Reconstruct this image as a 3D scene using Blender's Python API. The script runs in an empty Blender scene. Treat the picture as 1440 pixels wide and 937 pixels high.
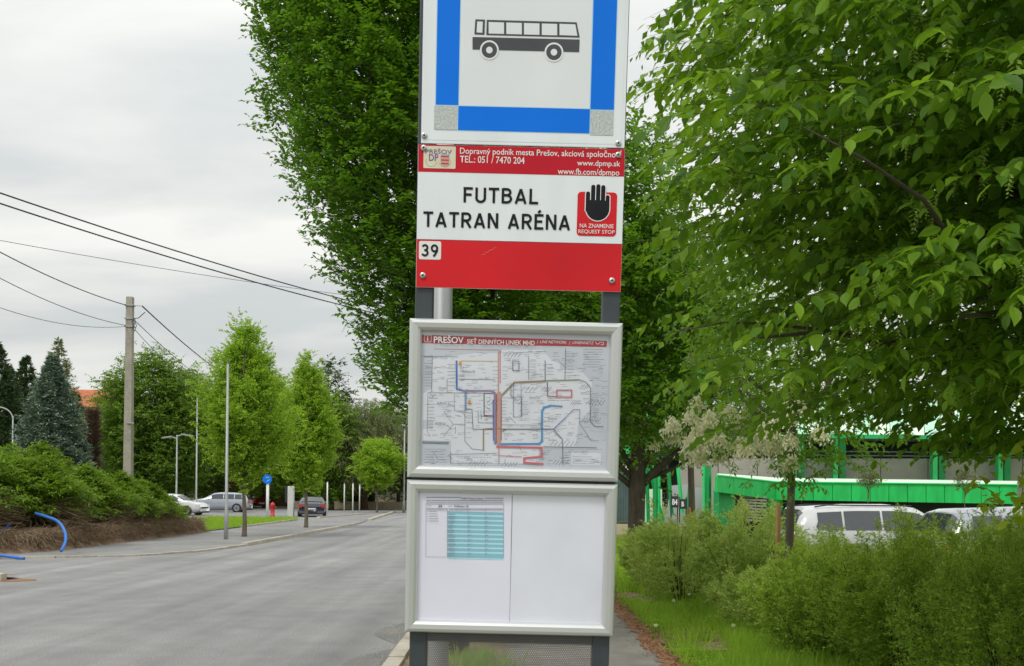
import bpy, math, random
import numpy as np
from mathutils import Matrix, Vector
R = math.radians
SC = bpy.context.scene
COL = SC.collection

# ------------------------------------------------------------------ camera, sky, sun
EYE, F, PX, PY, ROLL = 1.55, 1442.0, 720.0, 696.0, R(0.6)
RV = np.array([math.cos(ROLL), 0, math.sin(ROLL)])
UV = np.array([-math.sin(ROLL), 0, math.cos(ROLL)])
cam = bpy.data.cameras.new('camera')
co = bpy.data.objects.new('camera', cam); COL.objects.link(co)
cam.sensor_width = 36; cam.lens = 36 * F / 1440; cam.shift_y = (PY - 468.5) / 1440
cam.clip_start = 0.1; cam.clip_end = 3000
cam.dof.use_dof = True; cam.dof.focus_distance = 2.35; cam.dof.aperture_fstop = 40
co.matrix_world = Matrix(((RV[0], UV[0], 0, 0), (0, 0, -1, 0), (RV[2], UV[2], 0, EYE), (0, 0, 0, 1)))
SC.camera = co
SC.view_settings.view_transform = 'Standard'; SC.view_settings.look = 'None'
SC.view_settings.exposure = 0.0; SC.view_settings.gamma = 1
SC.render.engine = 'CYCLES'
SC.cycles.max_bounces = 12; SC.cycles.diffuse_bounces = 4; SC.cycles.transmission_bounces = 8; SC.cycles.transparent_max_bounces = 8; SC.cycles.use_denoising = True

SUN_EL, SUN_AZ = R(52), R(215)          # azimuth clockwise from +Y
W = bpy.data.worlds.new('World'); SC.world = W; W.use_nodes = True
nt = W.node_tree; nt.nodes.clear(); N = nt.nodes.new; LK = nt.links.new
def mth(op, a, b=None, nt=None):
    n = nt.nodes.new('ShaderNodeMath'); n.operation = op
    for i, v in enumerate((a, b)):
        if v is None: continue
        if isinstance(v, (int, float)): n.inputs[i].default_value = v
        else: nt.links.new(v, n.inputs[i])
    return n.outputs[0]
sky = N('ShaderNodeTexSky'); sky.sky_type = 'NISHITA'; sky.sun_disc = False
sky.sun_elevation = SUN_EL; sky.sun_rotation = SUN_AZ
tc = N('ShaderNodeTexCoord'); sp = N('ShaderNodeSeparateXYZ'); LK(tc.outputs['Generated'], sp.inputs[0])
zc = mth('MAXIMUM', sp.outputs[2], 0.0, nt)
den = mth('ADD', zc, 0.22, nt)
cx = mth('DIVIDE', sp.outputs[0], den, nt); cy = mth('DIVIDE', sp.outputs[1], den, nt)
cb = N('ShaderNodeCombineXYZ'); LK(cx, cb.inputs[0]); LK(cy, cb.inputs[1])
n1 = N('ShaderNodeTexNoise'); n1.inputs['Scale'].default_value = 1.15; n1.inputs['Detail'].default_value = 7
n1.inputs['Roughness'].default_value = 0.5; n1.inputs['Distortion'].default_value = 0.25
mp = N('ShaderNodeMapping'); mp.inputs['Location'].default_value = (4.3, 1.4, 0); mp.inputs['Scale'].default_value = (0.8, 1.7, 1)
LK(cb.outputs[0], mp.inputs[0]); LK(mp.outputs[0], n1.inputs['Vector'])
rp = N('ShaderNodeValToRGB'); rp.color_ramp.elements[0].position = 0.38; rp.color_ramp.elements[1].position = 0.60
rp.color_ramp.elements[0].color = (0.625, 0.65, 0.645, 1); rp.color_ramp.elements[1].color = (0.88, 0.875, 0.83, 1)
LK(n1.outputs['Fac'], rp.inputs[0])
grad = mth('ADD', mth('MULTIPLY', zc, 1.0, nt), 0.90, nt)      # overcast sky grows brighter towards the zenith
vm = N('ShaderNodeVectorMath'); vm.operation = 'SCALE'; LK(rp.outputs[0], vm.inputs[0]); LK(grad, vm.inputs['Scale'])
b1 = N('ShaderNodeBackground'); LK(sky.outputs[0], b1.inputs[0]); b1.inputs[1].default_value = 0.10
b2 = N('ShaderNodeBackground'); LK(vm.outputs[0], b2.inputs[0]); b2.inputs[1].default_value = 1.0
mx = N('ShaderNodeMixShader'); mx.inputs[0].default_value = 0.93; LK(b1.outputs[0], mx.inputs[1]); LK(b2.outputs[0], mx.inputs[2])
wo = N('ShaderNodeOutputWorld'); LK(mx.outputs[0], wo.inputs[0])
sl = bpy.data.lights.new('sun', 'SUN'); sl.energy = 1.5; sl.angle = R(14); sl.color = (1, 0.96, 0.9)
so = bpy.data.objects.new('sun', sl); COL.objects.link(so)
sdir = Vector((math.sin(SUN_AZ) * math.cos(SUN_EL), math.cos(SUN_AZ) * math.cos(SUN_EL), math.sin(SUN_EL)))
so.rotation_euler = sdir.to_track_quat('Z', 'Y').to_euler()

# ------------------------------------------------------------------ helpers
def at(px, py, Y):
    """point of the place seen at a pixel, Y metres ahead"""
    P = RV * ((px - PX) / F * Y) + UV * ((PY - py) / F * Y); P[1] += Y; P[2] += EYE
    return P
def gp(px, py, z=0.0):
    d = RV * ((px - PX) / F) + UV * ((PY - py) / F); d[1] += 1; t = (z - EYE) / d[2]
    return (d[0] * t, t)

def tag(o, label=None, cat=None, group=None, kind=None):
    for k, v in (('label', label), ('category', cat), ('group', group), ('kind', kind)):
        if v: o[k] = v
    return o
def empty(name, loc=(0, 0, 0), rz=0, **k):
    o = bpy.data.objects.new(name, None); COL.objects.link(o); o.location = loc; o.rotation_euler = (0, 0, rz)
    o.empty_display_size = 0.1
    return tag(o, **k)
def link(name, me, parent=None, loc=None, **k):
    o = bpy.data.objects.new(name, me); COL.objects.link(o)
    if parent: o.parent = parent
    if loc is not None: o.location = loc
    return tag(o, **k)
def copy_tree(o, parent=None):
    c = o.copy(); COL.objects.link(c)
    if parent: c.parent = parent
    for ch in list(o.children): copy_tree(ch, c)
    return c

class MB:
    def __init__(s): s.v = []; s.f = []; s.m = []; s.mats = []; s.w = 0.0
    def mi(s, m):
        if m not in s.mats: s.mats.append(m)
        return s.mats.index(m)
    def face(s, pts, m):
        b = len(s.v); s.v += [tuple(p) for p in pts]; s.f.append(tuple(range(b, b + len(pts)))); s.m.append(s.mi(m)); return s
    def add(s, vs, fs, m):
        b = len(s.v); s.v += [tuple(p) for p in vs]; k = s.mi(m)
        for f in fs: s.f.append(tuple(b + i for i in f)); s.m.append(k)
        return s
    def box(s, x0, x1, y0, y1, z0, z1, m, bev=0.0):
        if bev <= 0:
            vs = [(x, y, z) for z in (z0, z1) for y in (y0, y1) for x in (x0, x1)]
            return s.add(vs, [(0, 2, 3, 1), (4, 5, 7, 6), (0, 1, 5, 4), (2, 6, 7, 3), (0, 4, 6, 2), (1, 3, 7, 5)], m)
        import bmesh
        bm = bmesh.new(); bmesh.ops.create_cube(bm, size=1)
        for v in bm.verts: v.co = ((x0 + x1) / 2 + v.co.x * (x1 - x0), (y0 + y1) / 2 + v.co.y * (y1 - y0), (z0 + z1) / 2 + v.co.z * (z1 - z0))
        bmesh.ops.bevel(bm, geom=bm.edges[:], offset=bev, segments=2, profile=0.5, affect='EDGES')
        s.add([v.co[:] for v in bm.verts], [[v.index for v in f.verts] for f in bm.faces], m); bm.free(); return s
    def obox(s, c, ax, h, m):
        """box about c with axes ax (3 vectors) and half sizes h"""
        c = np.array(c); A = [np.array(a, float) / np.linalg.norm(a) for a in ax]
        vs = [c + A[0] * h[0] * i + A[1] * h[1] * j + A[2] * h[2] * k for k in (-1, 1) for j in (-1, 1) for i in (-1, 1)]
        return s.add(vs, [(0, 2, 3, 1), (4, 5, 7, 6), (0, 1, 5, 4), (2, 6, 7, 3), (0, 4, 6, 2), (1, 3, 7, 5)], m)
    def tube(s, pts, rad, m, n=8, cap=True):
        pts = [np.array(p, float) for p in pts]; k = len(pts)
        if isinstance(rad, (int, float)): rad = [rad] * k
        vs = []; prev = None
        for i, p in enumerate(pts):
            t = pts[min(i + 1, k - 1)] - pts[max(i - 1, 0)]; t /= (np.linalg.norm(t) + 1e-9)
            if prev is None:
                a = np.array([1., 0, 0]) if abs(t[0]) < .8 else np.array([0, 1., 0])
            else: a = prev
            u = a - t * (a @ t); u /= np.linalg.norm(u); w = np.cross(t, u); prev = u
            for j in range(n):
                an = 2 * math.pi * j / n; vs.append(p + (u * math.cos(an) + w * math.sin(an)) * rad[i])
        fs = [(i * n + j, i * n + (j + 1) % n, (i + 1) * n + (j + 1) % n, (i + 1) * n + j) for i in range(k - 1) for j in range(n)]
        if cap: fs += [tuple(range(n))[::-1], tuple((k - 1) * n + j for j in range(n))]
        return s.add(vs, fs, m)
    def prism(s, poly, z0, z1, m, axis=2):
        """poly in 2D extruded along the axis"""
        n = len(poly)
        def P(a, b, c): return {2: (a, b, c), 1: (a, c, b), 0: (c, a, b)}[axis]
        vs = [P(a, b, z0) for a, b in poly] + [P(a, b, z1) for a, b in poly]
        return s.add(vs, [tuple(range(n))[::-1], tuple(range(n, 2 * n))] + [(i, (i + 1) % n, n + (i + 1) % n, n + i) for i in range(n)], m)
    # flat print on the stand: local u (right), v (up), towards the viewer = -y
    def flat(s, poly, m, w=None):
        s.w += 0.00002; y = -(s.w if w is None else w)
        return s.face([(u, y, v) for u, v in poly], m)
    def rect(s, u0, u1, v0, v1, m): return s.flat([(u0, v0), (u1, v0), (u1, v1), (u0, v1)], m)
    def rrect(s, u0, u1, v0, v1, r, m):
        p = []
        for (cx, cy, a) in ((u1 - r, v1 - r, 0), (u0 + r, v1 - r, 90), (u0 + r, v0 + r, 180), (u1 - r, v0 + r, 270)):
            p += [(cx + r * math.cos(R(a + t)), cy + r * math.sin(R(a + t))) for t in (0, 30, 60, 90)]
        return s.flat(p, m)
    def disc(s, u, v, r, m, n=28, ry=None):
        return s.flat([(u + r * math.cos(2 * math.pi * i / n), v + (ry or r) * math.sin(2 * math.pi * i / n)) for i in range(n)], m)
    def line(s, pts, w, m):
        for (a, b), (c, d) in zip(pts[:-1], pts[1:]):
            L = math.hypot(c - a, d - b) + 1e-9; ex, ey = (c - a) / L * w / 2, (d - b) / L * w / 2; nx, ny = -ey, ex
            s.flat([(a - ex - nx, b - ey - ny), (c + ex - nx, d + ey - ny), (c + ex + nx, d + ey + ny), (a - ex + nx, b - ey + ny)], m)
        return s
    def build(s, name, parent=None, smooth=False, loc=None, **k):
        me = bpy.data.meshes.new(name); me.from_pydata(s.v, [], s.f)
        for m in s.mats: me.materials.append(m)
        me.polygons.foreach_set('material_index', s.m)
        if smooth: me.polygons.foreach_set('use_smooth', [True] * len(s.f))
        me.update(); return link(name, me, parent, loc, **k)

# materials ------------------------------------------------------------------
def pm(name, col, rough=0.6, var=0.12, scale=6.0, bump=0.0, metal=0.0, bscale=None, detail=5, spec=0.5, coat=0.0, stretch=None):
    m = bpy.data.materials.new(name); m.use_nodes = True; t = m.node_tree; p = t.nodes['Principled BSDF']
    p.inputs['Roughness'].default_value = rough; p.inputs['Metallic'].default_value = metal
    p.inputs['Specular IOR Level'].default_value = spec; p.inputs['Coat Weight'].default_value = coat
    g = t.nodes.new('ShaderNodeTexCoord'); mpn = t.nodes.new('ShaderNodeMapping'); t.links.new(g.outputs['Object'], mpn.inputs[0])
    if stretch: mpn.inputs['Scale'].default_value = stretch
    n = t.nodes.new('ShaderNodeTexNoise'); n.inputs['Scale'].default_value = scale; n.inputs['Detail'].default_value = detail
    t.links.new(mpn.outputs[0], n.inputs['Vector'])
    r = t.nodes.new('ShaderNodeValToRGB'); e = r.color_ramp.elements
    e[0].position = 0.3; e[1].position = 0.7
    e[0].color = tuple(max(0, c * (1 - var)) for c in col) + (1,); e[1].color = tuple(min(1, c * (1 + var)) for c in col) + (1,)
    t.links.new(n.outputs['Fac'], r.inputs[0]); t.links.new(r.outputs[0], p.inputs['Base Color'])
    if bump:
        n2 = t.nodes.new('ShaderNodeTexNoise'); n2.inputs['Scale'].default_value = bscale or scale * 6; n2.inputs['Detail'].default_value = 4
        t.links.new(mpn.outputs[0], n2.inputs['Vector'])
        b = t.nodes.new('ShaderNodeBump'); b.inputs['Strength'].default_value = bump; b.inputs['Distance'].default_value = 0.02
        t.links.new(n2.outputs['Fac'], b.inputs['Height']); t.links.new(b.outputs[0], p.inputs['Normal'])
    return m
def ground_mix(name, cols, scales, rough=0.9, bump=0.4, bscale=60, fine=0.25, fscale=90):
    """base colour from two nested noises plus fine grain"""
    m = bpy.data.materials.new(name); m.use_nodes = True; t = m.node_tree; p = t.nodes['Principled BSDF']
    p.inputs['Roughness'].default_value = rough; p.inputs['Specular IOR Level'].default_value = 0.25
    g = t.nodes.new('ShaderNodeTexCoord')
    def nz(s, d=6):
        n = t.nodes.new('ShaderNodeTexNoise'); n.inputs['Scale'].default_value = s; n.inputs['Detail'].default_value = d
        t.links.new(g.outputs['Object'], n.inputs['Vector']); return n.outputs['Fac']
    r = t.nodes.new('ShaderNodeValToRGB'); el = r.color_ramp.elements
    while len(el) < len(cols): el.new(0.5)
    for i, c in enumerate(cols): el[i].position = 0.34 + 0.32 * i / (len(cols) - 1); el[i].color = tuple(c) + (1,)
    t.links.new(mth('ADD', mth('MULTIPLY', nz(scales[0]), 0.6, t), mth('MULTIPLY', nz(scales[1]), 0.4, t), t), r.inputs[0])
    v = t.nodes.new('ShaderNodeVectorMath'); v.operation = 'SCALE'; t.links.new(r.outputs[0], v.inputs[0])
    t.links.new(mth('ADD', mth('MULTIPLY', mth('SUBTRACT', nz(fscale, 3), 0.5, t), fine * 4, t), 1.0, t), v.inputs['Scale'])
    t.links.new(v.outputs[0], p.inputs['Base Color'])
    b = t.nodes.new('ShaderNodeBump'); b.inputs['Strength'].default_value = bump; b.inputs['Distance'].default_value = 0.02
    t.links.new(nz(bscale, 4), b.inputs['Height']); t.links.new(b.outputs[0], p.inputs['Normal'])
    return m
def leaf_mat(name, dark, light, trans=None, tw=0.35, rough=0.5, veins=False):
    m = bpy.data.materials.new(name); m.use_nodes = True; t = m.node_tree; p = t.nodes['Principled BSDF']
    p.inputs['Roughness'].default_value = rough; p.inputs['Specular IOR Level'].default_value = 0.25
    g = t.nodes.new('ShaderNodeNewGeometry'); oi = t.nodes.new('ShaderNodeObjectInfo')
    f = mth('FRACT', mth('ADD', g.outputs['Random Per Island'], oi.outputs['Random'], t), None, t)
    r = t.nodes.new('ShaderNodeValToRGB'); r.color_ramp.elements[0].color = tuple(dark) + (1,); r.color_ramp.elements[1].color = tuple(light) + (1,)
    t.links.new(f, r.inputs[0]); t.links.new(r.outputs[0], p.inputs['Base Color'])
    tr = t.nodes.new('ShaderNodeBsdfTranslucent'); tr.inputs[0].default_value = tuple(trans or [min(1, c * 2.2) for c in light]) + (1,)
    mxs = t.nodes.new('ShaderNodeMixShader'); mxs.inputs[0].default_value = tw
    t.links.new(p.outputs[0], mxs.inputs[1]); t.links.new(tr.outputs[0], mxs.inputs[2])
    t.links.new(mxs.outputs[0], t.nodes['Material Output'].inputs[0])
    if veins:
        uv = t.nodes.new('ShaderNodeUVMap'); s = t.nodes.new('ShaderNodeSeparateXYZ'); t.links.new(uv.outputs[0], s.inputs[0])
        ab = mth('ABSOLUTE', mth('SUBTRACT', s.outputs[0], 0.5, t), None, t)
        ph = mth('SUBTRACT', s.outputs[1], mth('MULTIPLY', ab, 0.9, t), t)
        w = mth('SINE', mth('MULTIPLY', ph, 75.0, t), None, t)
        rib = mth('LESS_THAN', ab, 0.03, t)
        h = mth('SUBTRACT', w, mth('MULTIPLY', rib, 1.5, t), t)
        b = t.nodes.new('ShaderNodeBump'); b.inputs['Strength'].default_value = 0.55; b.inputs['Distance'].default_value = 0.0012
        t.links.new(h, b.inputs['Height']); t.links.new(b.outputs[0], p.inputs['Normal'])
    return m

M = {}
M['steel'] = pm('galvanised_steel', (0.36, 0.38, 0.38), 0.5, 0.12, 25, metal=0.2, stretch=(1, 1, .2))
M['post'] = pm('anthracite_powder_coat', (0.048, 0.058, 0.068), 0.45, 0.12, 18)
M['alu'] = pm('satin_aluminium', (0.62, 0.635, 0.635), 0.33, 0.06, 3, metal=0.45, bump=0.04, bscale=300, stretch=(1, 1, 1))
M['mesh'] = pm('perforated_steel', (0.16, 0.155, 0.15), 0.5, 0.1, 20)
M['alu_d'] = pm('grey_backing', (0.30, 0.31, 0.31), 0.5, 0.08, 20)
M['white'] = pm('white_reflective_sheet', (0.80, 0.84, 0.89), 0.38, 0.045, 3, detail=9, stretch=(5, 1, 1.2))
M['grey_sheet'] = pm('grey_retroreflective', (0.77, 0.80, 0.84), 0.4, 0.04, 4, spec=.3)
M['honey'] = pm('honeycomb_retroreflective', (0.50, 0.54, 0.53), 0.5, 0.22, 260, detail=1)
M['blue'] = pm('sign_blue', (0.0, 0.18, 0.84), 0.45, 0.08, 2.5, spec=.2)
M['pale_blue'] = pm('glare_and_arrow_blue', (0.42, 0.68, 0.92), 0.4, 0.03)  # painted glare round the sign bars, also the round sign's arrow
M['ink'] = pm('black_print', (0.012, 0.013, 0.018), 0.6, 0.2, 30, spec=.2)
M['charcoal'] = pm('charcoal_print', (0.055, 0.06, 0.07), 0.5, 0.15, 12)
M['red'] = pm('sign_red', (0.66, 0.018, 0.026), 0.45, 0.12, 3.5, spec=.2)
M['red_d'] = pm('sign_dark_red', (0.54, 0.012, 0.028), 0.45, 0.08, 5, spec=.2)
M['maroon'] = pm('poster_red', (0.46, 0.045, 0.06), 0.5, 0.05, 5)
M['wprint'] = pm('white_print', (0.80, 0.80, 0.80), 0.5, 0.03, 20)
M['cream'] = pm('cream_sticker', (0.70, 0.66, 0.52), 0.5, 0.08, 30)
M['screw'] = pm('screw_steel', (0.5, 0.5, 0.48), 0.35, 0.2, 200, metal=0.8)
M['paper'] = pm('white_paper', (0.86, 0.86, 0.98), 0.45, 0.03, 6)
M['paper2'] = pm('plain_paper', (0.83, 0.85, 0.93), 0.4, 0.05, 7)
M['map_w'] = pm('map_pale', (0.78, 0.80, 0.86), 0.5, 0.03, 10)
M['map_g'] = pm('map_grey', (0.61, 0.645, 0.71), 0.5, 0.04, 10)
M['asphalt_lines'] = None
def c(name, col, rough=0.5, **k):
    M[name] = pm(name, col, rough, **({'var': 0.05} | k)); return M[name]
c('l_blue', (0.08, 0.20, 0.55)); c('l_cyan', (0.10, 0.32, 0.62)); c('l_tan', (0.34, 0.25, 0.16)); c('l_sal', (0.62, 0.34, 0.28)); c('l_mauve', (0.33, 0.25, 0.42))
c('l_red', (0.66, 0.16, 0.20)); c('l_brn', (0.33, 0.13, 0.12)); c('l_gry', (0.11, 0.13, 0.17)); c('l_lg', (0.24, 0.28, 0.34)); c('l_yel', (0.62, 0.52, 0.22)); c('l_grn', (0.22, 0.33, 0.2)); c('l_org', (0.75, 0.32, 0.05))
c('t_cyan', (0.55, 0.86, 0.98)); c('t_teal', (0.28, 0.58, 0.70)); c('t_line', (0.28, 0.30, 0.36)); c('purple', (0.20, 0.12, 0.28)); c('olive', (0.42, 0.46, 0.12))
M['bark'] = pm('dark_bark', (0.075, 0.058, 0.042), 0.9, 0.35, 9, bump=0.8, bscale=22, stretch=(1, 1, .25))
M['bark_g'] = pm('grey_bark', (0.15, 0.125, 0.095), 0.9, 0.25, 12, bump=0.6, bscale=40, stretch=(1, 1, .3))
M['bark_r'] = pm('red_brown_bark', (0.11, 0.06, 0.04), 0.9, 0.3, 12, bump=0.6)
M['twig'] = pm('twig_bark', (0.06, 0.045, 0.03), 0.9, 0.3, 20)
M['twig_g'] = pm('green_twig', (0.10, 0.11, 0.04), 0.8, 0.3, 20)
M['dead'] = pm('dead_twigs', (0.27, 0.19, 0.115), 0.95, 0.4, 15)
M['hb'] = leaf_mat('hornbeam_leaf', (0.040, 0.110, 0.006), (0.125, 0.260, 0.012), (0.24, 0.52, 0.02), .36)
M['hb_near'] = leaf_mat('hornbeam_leaf_near', (0.030, 0.095, 0.007), (0.215, 0.375, 0.028), (0.38, 0.68, 0.03), 0.30, 0.40, veins=True)
M['maple'] = leaf_mat('maple_leaf', (0.055, 0.135, 0.010), (0.15, 0.29, 0.02), (0.30, 0.58, 0.03), 0.38)
M['lime'] = leaf_mat('young_hornbeam_leaf', (0.12, 0.22, 0.018), (0.33, 0.48, 0.045), (0.52, 0.80, 0.05), 0.42)
M['mid'] = leaf_mat('broad_leaf', (0.07, 0.14, 0.02), (0.17, 0.28, 0.035), (0.28, 0.48, 0.04), 0.36)
M['deep'] = leaf_mat('deep_leaf', (0.045, 0.085, 0.02), (0.09, 0.16, 0.03), (0.12, 0.22, 0.03), 0.25)
M['willow'] = leaf_mat('willow_leaf', (0.14, 0.17, 0.06), (0.24, 0.28, 0.11), (0.3, 0.36, 0.12), 0.35)
M['spruce'] = leaf_mat('spruce_needle', (0.045, 0.080, 0.030), (0.11, 0.17, 0.07), (0.10, 0.18, 0.05), 0.15)
M['bspruce'] = leaf_mat('blue_spruce_needle', (0.13, 0.20, 0.14), (0.30, 0.38, 0.29), (0.12, 0.2, 0.15), 0.1)
M['jun'] = leaf_mat('juniper_leaf', (0.035, 0.085, 0.010), (0.20, 0.33, 0.025), (0.32, 0.52, 0.03), 0.30)
M['shrub'] = leaf_mat('spirea_leaf', (0.17, 0.26, 0.05), (0.56, 0.66, 0.20), (0.70, 0.88, 0.18), 0.42)
M['shrub_d'] = leaf_mat('spirea_leaf_dark', (0.12, 0.22, 0.025), (0.46, 0.60, 0.10), (0.62, 0.86, 0.09), 0.42)
M['blossom'] = leaf_mat('cream_blossom', (0.88, 0.87, 0.58), (0.97, 0.96, 0.78), (0.8, 0.8, 0.5), 0.3)
M['catkin'] = leaf_mat('pale_catkin', (0.36, 0.48, 0.10), (0.54, 0.64, 0.20), (0.5, 0.7, 0.15), 0.4)
M['grass'] = leaf_mat('grass_blade', (0.08, 0.17, 0.015), (0.36, 0.54, 0.06), (0.50, 0.76, 0.06), 0.45)
M['litter'] = leaf_mat('dry_litter', (0.12, 0.06, 0.03), (0.45, 0.24, 0.12), (0.3, 0.15, 0.05), 0.1)
M['yellow_leaf'] = leaf_mat('yellow_green_leaf', (0.30, 0.42, 0.02), (0.50, 0.60, 0.05), (0.7, 0.85, 0.05), 0.45)
M['soil'] = ground_mix('brown_soil', [(0.13, 0.085, 0.055), (0.26, 0.175, 0.125), (0.38, 0.29, 0.22)], (3, 20), bscale=50, bump=0.8)
M['rust'] = ground_mix('rust_coloured_litter', [(0.16, 0.10, 0.06), (0.34, 0.17, 0.09), (0.26, 0.20, 0.15)], (6, 40), bscale=80, bump=0.8)
M['turf'] = ground_mix('turf', [(0.18, 0.12, 0.06), (0.10, 0.15, 0.035), (0.14, 0.22, 0.05)], (1.2, 9), bscale=40, bump=0.8)
M['kerb'] = ground_mix('kerb_concrete', [(0.34, 0.29, 0.23), (0.46, 0.42, 0.35), (0.54, 0.50, 0.43)], (2, 14), bump=0.3, fine=0.1)
M['path'] = ground_mix('path_asphalt', [(0.18, 0.168, 0.15), (0.235, 0.22, 0.198), (0.32, 0.30, 0.265)], (0.8, 5), bump=0.35, bscale=140, fine=0.2, fscale=160)
M['walk'] = ground_mix('pavement_asphalt', [(0.19, 0.19, 0.195), (0.25, 0.25, 0.25), (0.31, 0.31, 0.305)], (0.4, 3), bump=0.3, bscale=100, fine=0.15)
M['concrete'] = ground_mix('pole_concrete', [(0.26, 0.24, 0.20), (0.36, 0.335, 0.28), (0.42, 0.39, 0.33)], (2, 9), bump=0.3)
M['cable'] = pm('cable_black', (0.035, 0.035, 0.04), 0.6, 0.1)
M['hose'] = pm('blue_pipe', (0.025, 0.16, 0.55), 0.45, 0.12, 6)
M['green'] = pm('green_cladding', (0.012, 0.54, 0.11), 0.5, 0.16, 1.5, stretch=(1.5, 1.5, .5))
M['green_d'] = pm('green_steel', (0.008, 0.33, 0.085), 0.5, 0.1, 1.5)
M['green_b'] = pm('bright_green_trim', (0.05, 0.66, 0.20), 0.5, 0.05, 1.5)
M['pale_roof'] = pm('pale_green_roof', (0.66, 0.84, 0.66), 0.5, 0.08, 0.8)
M['roof_tr'] = pm('translucent_green_roof', (0.42, 0.80, 0.55), 0.4, 0.12, 0.6)
M['panel'] = pm('beige_concrete_panel', (0.40, 0.375, 0.33), 0.8, 0.08, 1.0)
M['grey_panel'] = pm('grey_panel', (0.50, 0.50, 0.53), 0.6, 0.06, 0.5)
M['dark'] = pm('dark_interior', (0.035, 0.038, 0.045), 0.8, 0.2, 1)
M['louvre'] = pm('grey_green_mesh', (0.075, 0.12, 0.12), 0.6, 0.2, 2)
M['beige'] = pm('beige_wall', (0.50, 0.42, 0.29), 0.8, 0.1, 2)
M['stake'] = pm('wood_stake', (0.50, 0.30, 0.12), 0.8, 0.15, 15)
M['tyre'] = pm('tyre_rubber', (0.02, 0.02, 0.022), 0.8, 0.1)
M['rim'] = pm('alloy_rim', (0.45, 0.46, 0.47), 0.35, 0.1, metal=0.6)
M['cglass'] = pm('car_glass', (0.035, 0.045, 0.052), 0.06, 0.1, spec=0.9)
M['lamp_r'] = pm('red_lens', (0.55, 0.02, 0.02), 0.2, 0.1)
M['lamp_w'] = pm('clear_lens', (0.7, 0.72, 0.74), 0.15, 0.1)
M['plastic'] = pm('black_plastic', (0.03, 0.03, 0.033), 0.6, 0.1)
M['plate'] = pm('number_plate', (0.7, 0.7, 0.68), 0.5, 0.05)
M['tile'] = pm('roof_tile', (0.42, 0.12, 0.055), 0.8, 0.25, 2.0, bump=0.3)
M['plaster'] = pm('plaster', (0.60, 0.50, 0.40), 0.85, 0.08, 1)
M['plaster_w'] = pm('white_plaster', (0.62, 0.62, 0.60), 0.85, 0.08, 1)
M['wpaint'] = pm('white_paint', (0.74, 0.74, 0.72), 0.5, 0.06, 4)
M['rpaint'] = pm('hydrant_red', (0.50, 0.03, 0.03), 0.45, 0.12, 6)

def asphalt(name):
    m = ground_mix(name, [(0.215, 0.215, 0.22), (0.26, 0.26, 0.26), (0.305, 0.305, 0.30)], (0.35, 2.2), bump=0.5, bscale=110, fine=0.26, fscale=48, rough=0.82)
    t = m.node_tree; p = t.nodes['Principled BSDF']; src = p.inputs['Base Color'].links[0].from_socket
    g = t.nodes.new('ShaderNodeTexCoord'); mpn = t.nodes.new('ShaderNodeMapping'); mpn.inputs['Scale'].default_value = (1.7, 0.045, 1)
    mpn.inputs['Rotation'].default_value = (0, 0, R(-3))
    n = t.nodes.new('ShaderNodeTexNoise'); n.inputs['Scale'].default_value = 1; n.inputs['Detail'].default_value = 4
    t.links.new(g.outputs['Object'], mpn.inputs[0]); t.links.new(mpn.outputs[0], n.inputs['Vector'])
    s = mth('ADD', mth('MULTIPLY', mth('SUBTRACT', n.outputs['Fac'], 0.5, t), .9, t), 1.0, t)
    v = t.nodes.new('ShaderNodeVectorMath'); v.operation = 'SCALE'; t.links.new(src, v.inputs[0]); t.links.new(s, v.inputs['Scale'])
    t.links.new(v.outputs[0], p.inputs['Base Color']); return m
M['asphalt'] = asphalt('road_asphalt')
M['damp'] = ground_mix('dark_patched_asphalt', [(0.17, 0.17, 0.17), (0.21, 0.21, 0.205), (0.27, 0.235, 0.20)], (1.5, 8), bump=0.4, bscale=140, fine=0.2)

# clear acrylic front of the display cases
g = bpy.data.materials.new('clear_acrylic'); g.use_nodes = True; t = g.node_tree; t.nodes.remove(t.nodes['Principled BSDF'])
a = t.nodes.new('ShaderNodeBsdfTransparent'); a.inputs[0].default_value = (0.985, 0.985, 1.0, 1)
b = t.nodes.new('ShaderNodeBsdfGlossy'); b.inputs['Roughness'].default_value = 0.04
f = t.nodes.new('ShaderNodeLayerWeight'); f.inputs[0].default_value = 0.5; x = t.nodes.new('ShaderNodeMixShader')
t.links.new(mth('ADD', mth('MULTIPLY', mth('POWER', f.outputs['Facing'], 4.0, t), 0.6, t), 0.04, t), x.inputs[0]); t.links.new(a.outputs[0], x.inputs[1]); t.links.new(b.outputs[0], x.inputs[2]); t.links.new(x.outputs[0], t.nodes['Material Output'].inputs[0])
M['acrylic'] = g

# ------------------------------------------------------------------ leaves by the thousand
T2V = np.array([(0, 0, 0), (.48, -.27, .05), (1, 0, -.06), (.48, .27, .05)]); T2F = [(0, 1, 2), (0, 2, 3)]
TNV = np.array([(0, 0, 0), (.5, -.10, .02), (1, 0, 0), (.5, .10, .02)]); TNF = [(0, 1, 2), (0, 2, 3)]
T1V = np.array([(0, -.5, 0), (1, 0, 0), (0, .5, 0)]); T1F = [(0, 1, 2)]
T8V = np.array([(0, 0, 0), (.14, -.15, .035), (.36, -.255, .055), (.64, -.235, .03), (.85, -.11, -.04), (1.02, 0, -.16), (.85, .11, -.04), (.64, .235, .03), (.36, .255, .055), (.14, .15, .035), (.36, 0, 0), (.68, 0, -.03)])
T8F = [(0, 1, 10), (1, 2, 10), (2, 3, 11, 10), (3, 4, 11), (4, 5, 11), (11, 5, 6), (11, 6, 7), (10, 11, 7, 8), (10, 8, 9), (0, 10, 9)]
def unit(a): return a / (np.linalg.norm(a, axis=-1, keepdims=True) + 1e-9)
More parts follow.
